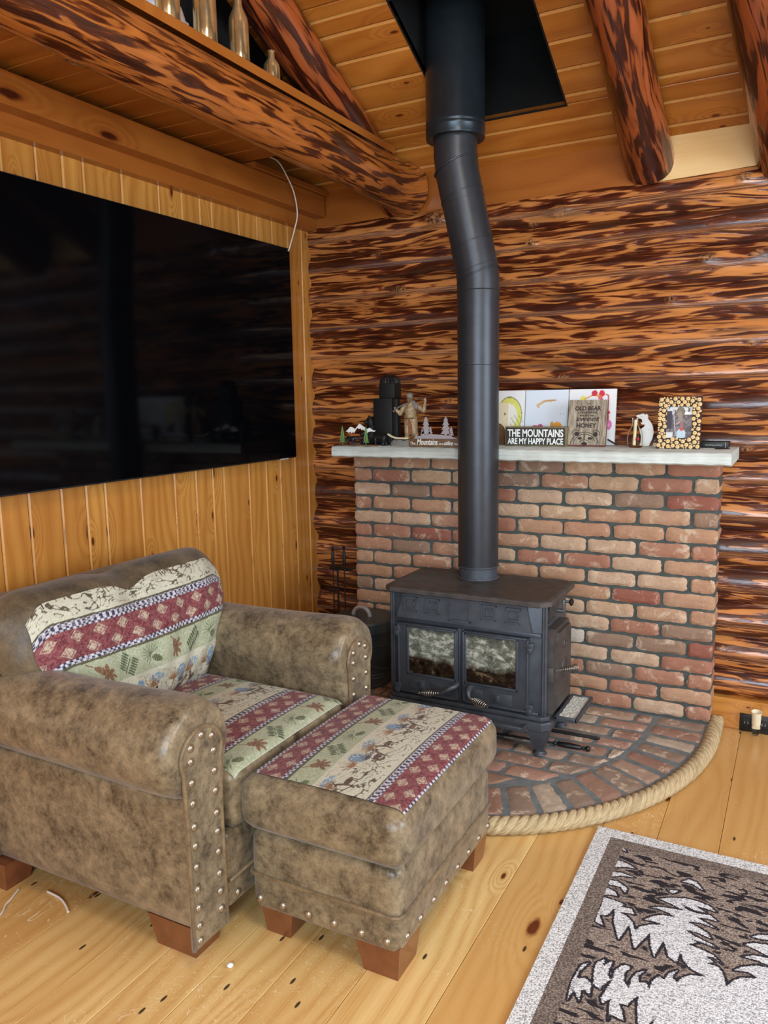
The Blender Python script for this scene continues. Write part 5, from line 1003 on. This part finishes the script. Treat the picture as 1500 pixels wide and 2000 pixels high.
def linework(name, polys, M_, r, mat, parent):
    g = G()
    for p in polys: g.tube([M_ @ Vector((x, y, 0)) for x, y in p], r, 5)
    return g.build(name, mat, parent, ang=180)
arcp = lambda cx, cy, a, b_, t0, t1, n=16: [(cx+a*math.cos(math.radians(t0+(t1-t0)*k/n)), cy+b_*math.sin(math.radians(t0+(t1-t0)*k/n))) for k in range(n+1)]
linework('bear_drawing', [arcp(-.006, .008, .058, .052, 5, 175), arcp(-.006, .008, .046, .044, 20, 160), arcp(-.045, .056, .015, .014, 30, 210), arcp(.040, .054, .014, .014, -30, 150), [(-.006, .052), (-.006, .030)], arcp(-.006, .012, .022, .016, 20, 160)], FB, .0011, M['ink'], t)
g = G()
for cx, cy, a, b_ in ((-.040, .053, .010, .009), (.038, .051, .009, .010), (-.026, .034, .009, .0055), (.016, .034, .010, .0055), (-.006, .012, .012, .0065)): g.prism(arcp(cx, cy, a, b_, 0, 345, 14), FB, .0006)
g.build('bear_features', M['ink'], t, smooth=False)
g = G(); g.tube([(1.218, .035, 1.212), (1.258, .030, MZ+.004)], .0035, 8); g.build('prop_stick', M['ink'], t)
# glass bottle with scroll and heart
t = thing('scroll_bottle', (1.344, -.045, MZ), 'small clear glass bottle with a paper scroll inside, before the white bear', 'bottle')
g = G(); g.lathe([(.0005, .001), (.028, .001), (.0305, .006), (.0310, .040), (.029, .062), (.018, .080), (.0115, .090), (.0110, .112), (.013, .115), (.013, .119), (.009, .119), (.0085, .092), (.015, .078), (.026, .061), (.028, .040), (.0275, .008), (.0005, .006)], (1.344, -.045, MZ), 36); g.build('glass_body', M['glass'], t)
g = G(); g.tube([(1.341, -.045, MZ+.010), (1.345, -.045, MZ+.112)], .0065, 14); g.build('paper_scroll', M['cream'], t); g = G(); g.lathe([(.0005, -.007), (.007, -.003), (.008, .002), (.005, .006), (.0005, .004)], (1.357, -.062, MZ+.035), 12); g.build('red_seal', simple('red_wax', (176, 40, 38), .5), t)
# white bear cut-out
t = thing('white_bear_cutout', (1.365, .06, MZ), 'white wooden cut-out of a standing bear, behind the small glass bottle', 'ornament')
bp = [(.012, 0), (.052, 0), (.056, .012), (.064, .030), (.068, .055), (.064, .082), (.054, .100), (.044, .112), (.045, .126), (.038, .132), (.034, .128), (.026, .133), (.014, .130), (.002, .128), (-.002, .122), (.010, .114), (.020, .110), (.024, .098), (.016, .096), (.022, .088), (.034, .088), (.030, .078), (.022, .074), (.018, .06), (.026, .04), (.024, .020), (.016, .008)]
plate2d('figure', bp, (1.330, .070, MZ), (1, 0, 0), .014, M['white'], t)
g = G(); g.prism(arcp(.020, .1225, .0015, .0015, 0, 300, 6), frame((1.33, .0555, MZ), (1, 0, 0), (0, 0, 1)), .0004); g.build('eye', M['ink'], t, smooth=False); text('lettering', 'ME', frame((1.33+.050, .0555, MZ+.066), (1, 0, 0), (0, 0, 1)), .006, M['greyink'], t)
# photo frame covered in log slices
t = thing('log_slice_frame', (1.51, -.06, MZ), 'picture frame covered in round log slices on the right of the mantel', 'picture frame'); Mf = Matrix.Translation((1.434, -.085, MZ)) @ Matrix.Rotation(-math.radians(9), 4, 'X'); W, H = .160, .203
g = G(); ow, oh = .036, .042
for q in (((0, 0), (W, oh)), ((0, H-oh+.004), (W, H)), ((0, oh), (ow-.003, H-oh+.004)), ((W-ow+.003, oh), (W, H-oh+.004))): g.box((q[0][0], 0, q[0][1]), (q[1][0], .014, q[1][1]), .0006, mat=Mf)
g.build('frame', M['ink'], t, smooth=False)
g = G(); rr = random.Random(5); discs = []
for rad in (.0078, .0064, .005, .0038, .0028):
    for _ in range(1500):
        x, z = rr.uniform(rad*.6, W-rad*.6), rr.uniform(rad*.6, H-rad*.6)
        if ow-.003-rad*.5 < x < W-ow+.003+rad*.5 and oh-rad*.5 < z < H-oh+.004+rad*.5: continue
        if all(math.hypot(x-a, z-b_) > (rad+c_)*1.04+.0003 for a, b_, c_ in discs): discs.append((x, z, rad))
for x, z, rad in discs:
    x = min(max(x, rad*.98), W-rad*.98); z = min(max(z, rad*.98), H-rad*.98)
    Mq = Mf @ frame((x, 0, z), (1, 0, 0), (0, 0, 1)); g.cc = tuple(LC(226, 190, 130)); g.lathe([(rad, 0), (rad, .0015), (rad*.85, .002), (.0002, .002)], (0, 0, 0), 12, Mq); g.cc = tuple(LC(176, 128, 74)); g.lathe([(rad*.2, .002), (rad*.15, .0023), (.0001, .0023)], (0, 0, 0), 6, Mq)
g.build('log_slices', M['paint'], t, ang=40)
g = G(); nx, nz = 50, 64; X, Z = np.meshgrid(np.linspace(0, 1, nx+1), np.linspace(0, 1, nz+1)); c = np.zeros(X.shape+(3,)); c[:] = LC(92, 84, 88); n_ = fbm(X*12, Z*12, 3); c[n_ > .55] = LC(128, 118, 118); c[(Z > .74) & (n_ > .42)] = LC(206, 210, 206); c[(X < .22) & (Z > .3) & (Z < .85)] = LC(60, 52, 62); c[seg(X, Z, .25, .9, .38, .1, .02)] = LC(180, 172, 176)
c[(X > .68) & (Z > .74) & (Z < .82)] = LC(232, 232, 228); c[elp(X, Z, .53, .82, .16, .17)] = LC(120, 108, 92); c[seg(X, Z, .5, .75, .56, .55, .10, .05)] = LC(150, 136, 118); c[seg(X, Z, .40, .45, .60, .56, .02)] = LC(176, 156, 148); c[seg(X, Z, .58, .5, .62, .3, .06)] = LC(150, 104, 104); c[elp(X, Z, .58, .14, .18, .16)] = LC(186, 204, 212); c[elp(X, Z, .60, .29, .07, .05)] = LC(196, 70, 66); c[(Z < .2) & (X < .28)] = LC(214, 214, 208)
g.grid(lambda u, v: Mf @ Vector((ow-.005+(W-2*ow+.010)*u, .004, oh-.002+(H-2*oh+.008)*v)), nx, nz); g.c = [tuple(q) for q in c.reshape(-1, 3)]; g.build('photograph', M['paint'], t, smooth=False)
g = G(); g.box((.07, .014, .02), (.09, .018, .15), mat=Mf @ Matrix.Rotation(math.radians(0), 4, 'X')); g.build('back_strut', M['black'], t, smooth=False)
# flat black book with its lettering upside down
t = thing('black_book', (1.64, .045, MZ), 'slim black book lying flat at the right end of the mantel', 'book')
g = G(); g.box((1.585, -.004, MZ), (1.690, .085, 1.2085), .0015); g.build('cover', M['book'], t); FK = frame((1.636, -.005, 1.1985), (-1, 0, 0), (0, 0, -1)); text('lettering', 'Robert Paquemo', FK, .0085, M['greyink'], t, .060)
g = G(); g.box((1.6785, -.0048, MZ), (1.680, -.0035, 1.2085)); g.build('spine_line', M['greyink'], t, smooth=False)
g = G(); g.lathe([(.0005, .0015), (.026, .0015), (.028, .0008), (.028, 0), (.0005, 0)], (1.672, -.045, MZ+.0002), 32); tag(g.build('black_coaster', M['black'], origin=(1.672, -.045, MZ)), 'flat round black disc lying before the black book on the mantel', 'coaster')
g = G(); g.box((1.403, .02, MZ), (1.432, .05, MZ+.007), .001); g.box((1.405, .02, MZ+.0075), (1.430, .05, MZ+.015), .001); tag(g.build('wood_blocks', M['cream'], origin=(1.417, .035, MZ)), 'small pale wood block between the white bear and the log-slice frame', 'block')
# ---------------- bottles on the loft edge ----------------
def bottle(x, y, r, h, label, neck=.45):
    z = 2.4925; g = G(); g.lathe([(.0005, .002), (r*.9, 0), (r, .006), (r*1.01, h*.2), (r, h*(1-neck)), (r*.92, h*(1-neck*.8)), (r*.52, h*(1-neck*.5)), (r*.42, h*(1-neck*.35)), (r*.40, h*.94), (r*.5, h*.945), (r*.5, h*.99), (r*.36, h), (.0005, h)], (0, 0, 0), 36)
    g.v = [(x+a, y+b_, z+c_) for a, b_, c_ in g.v]; return tag(g.build('metallic_glass_bottle', M['merc'], origin=(x, y, z), ang=60), label, 'bottle', 'bottles on the loft edge')
bottle(.225, -1.415, .036, .30, 'gold glass bottle on the loft edge, leftmost of the four'); bottle(.225, -1.247, .036, .30, 'wide gold glass bottle on the loft edge, second from the left')
bottle(.225, -1.078, .033, .235, 'gold glass bottle with a visible shoulder, third along the loft edge', .42); bottle(.235, -.912, .029, .112, 'smallest short gold bottle on the loft edge, nearest the stovepipe', .5)
g = G(); g.grid(lambda u, v: (.075+.03*math.sin(u*9)+.015*math.sin(u*23+v*2)+.03*(1-v), -1.56+.40*u, 2.4925+(.24-.10*u)*v), 60, 12); cl = g.build('white_cloth', M['cloth'], origin=(.06, -1.34, 2.4925), ang=180); so = cl.modifiers.new('thick', 'SOLIDIFY'); so.thickness = .004; tag(cl, 'folded white cloth standing on the loft behind the gold bottles', 'cloth')
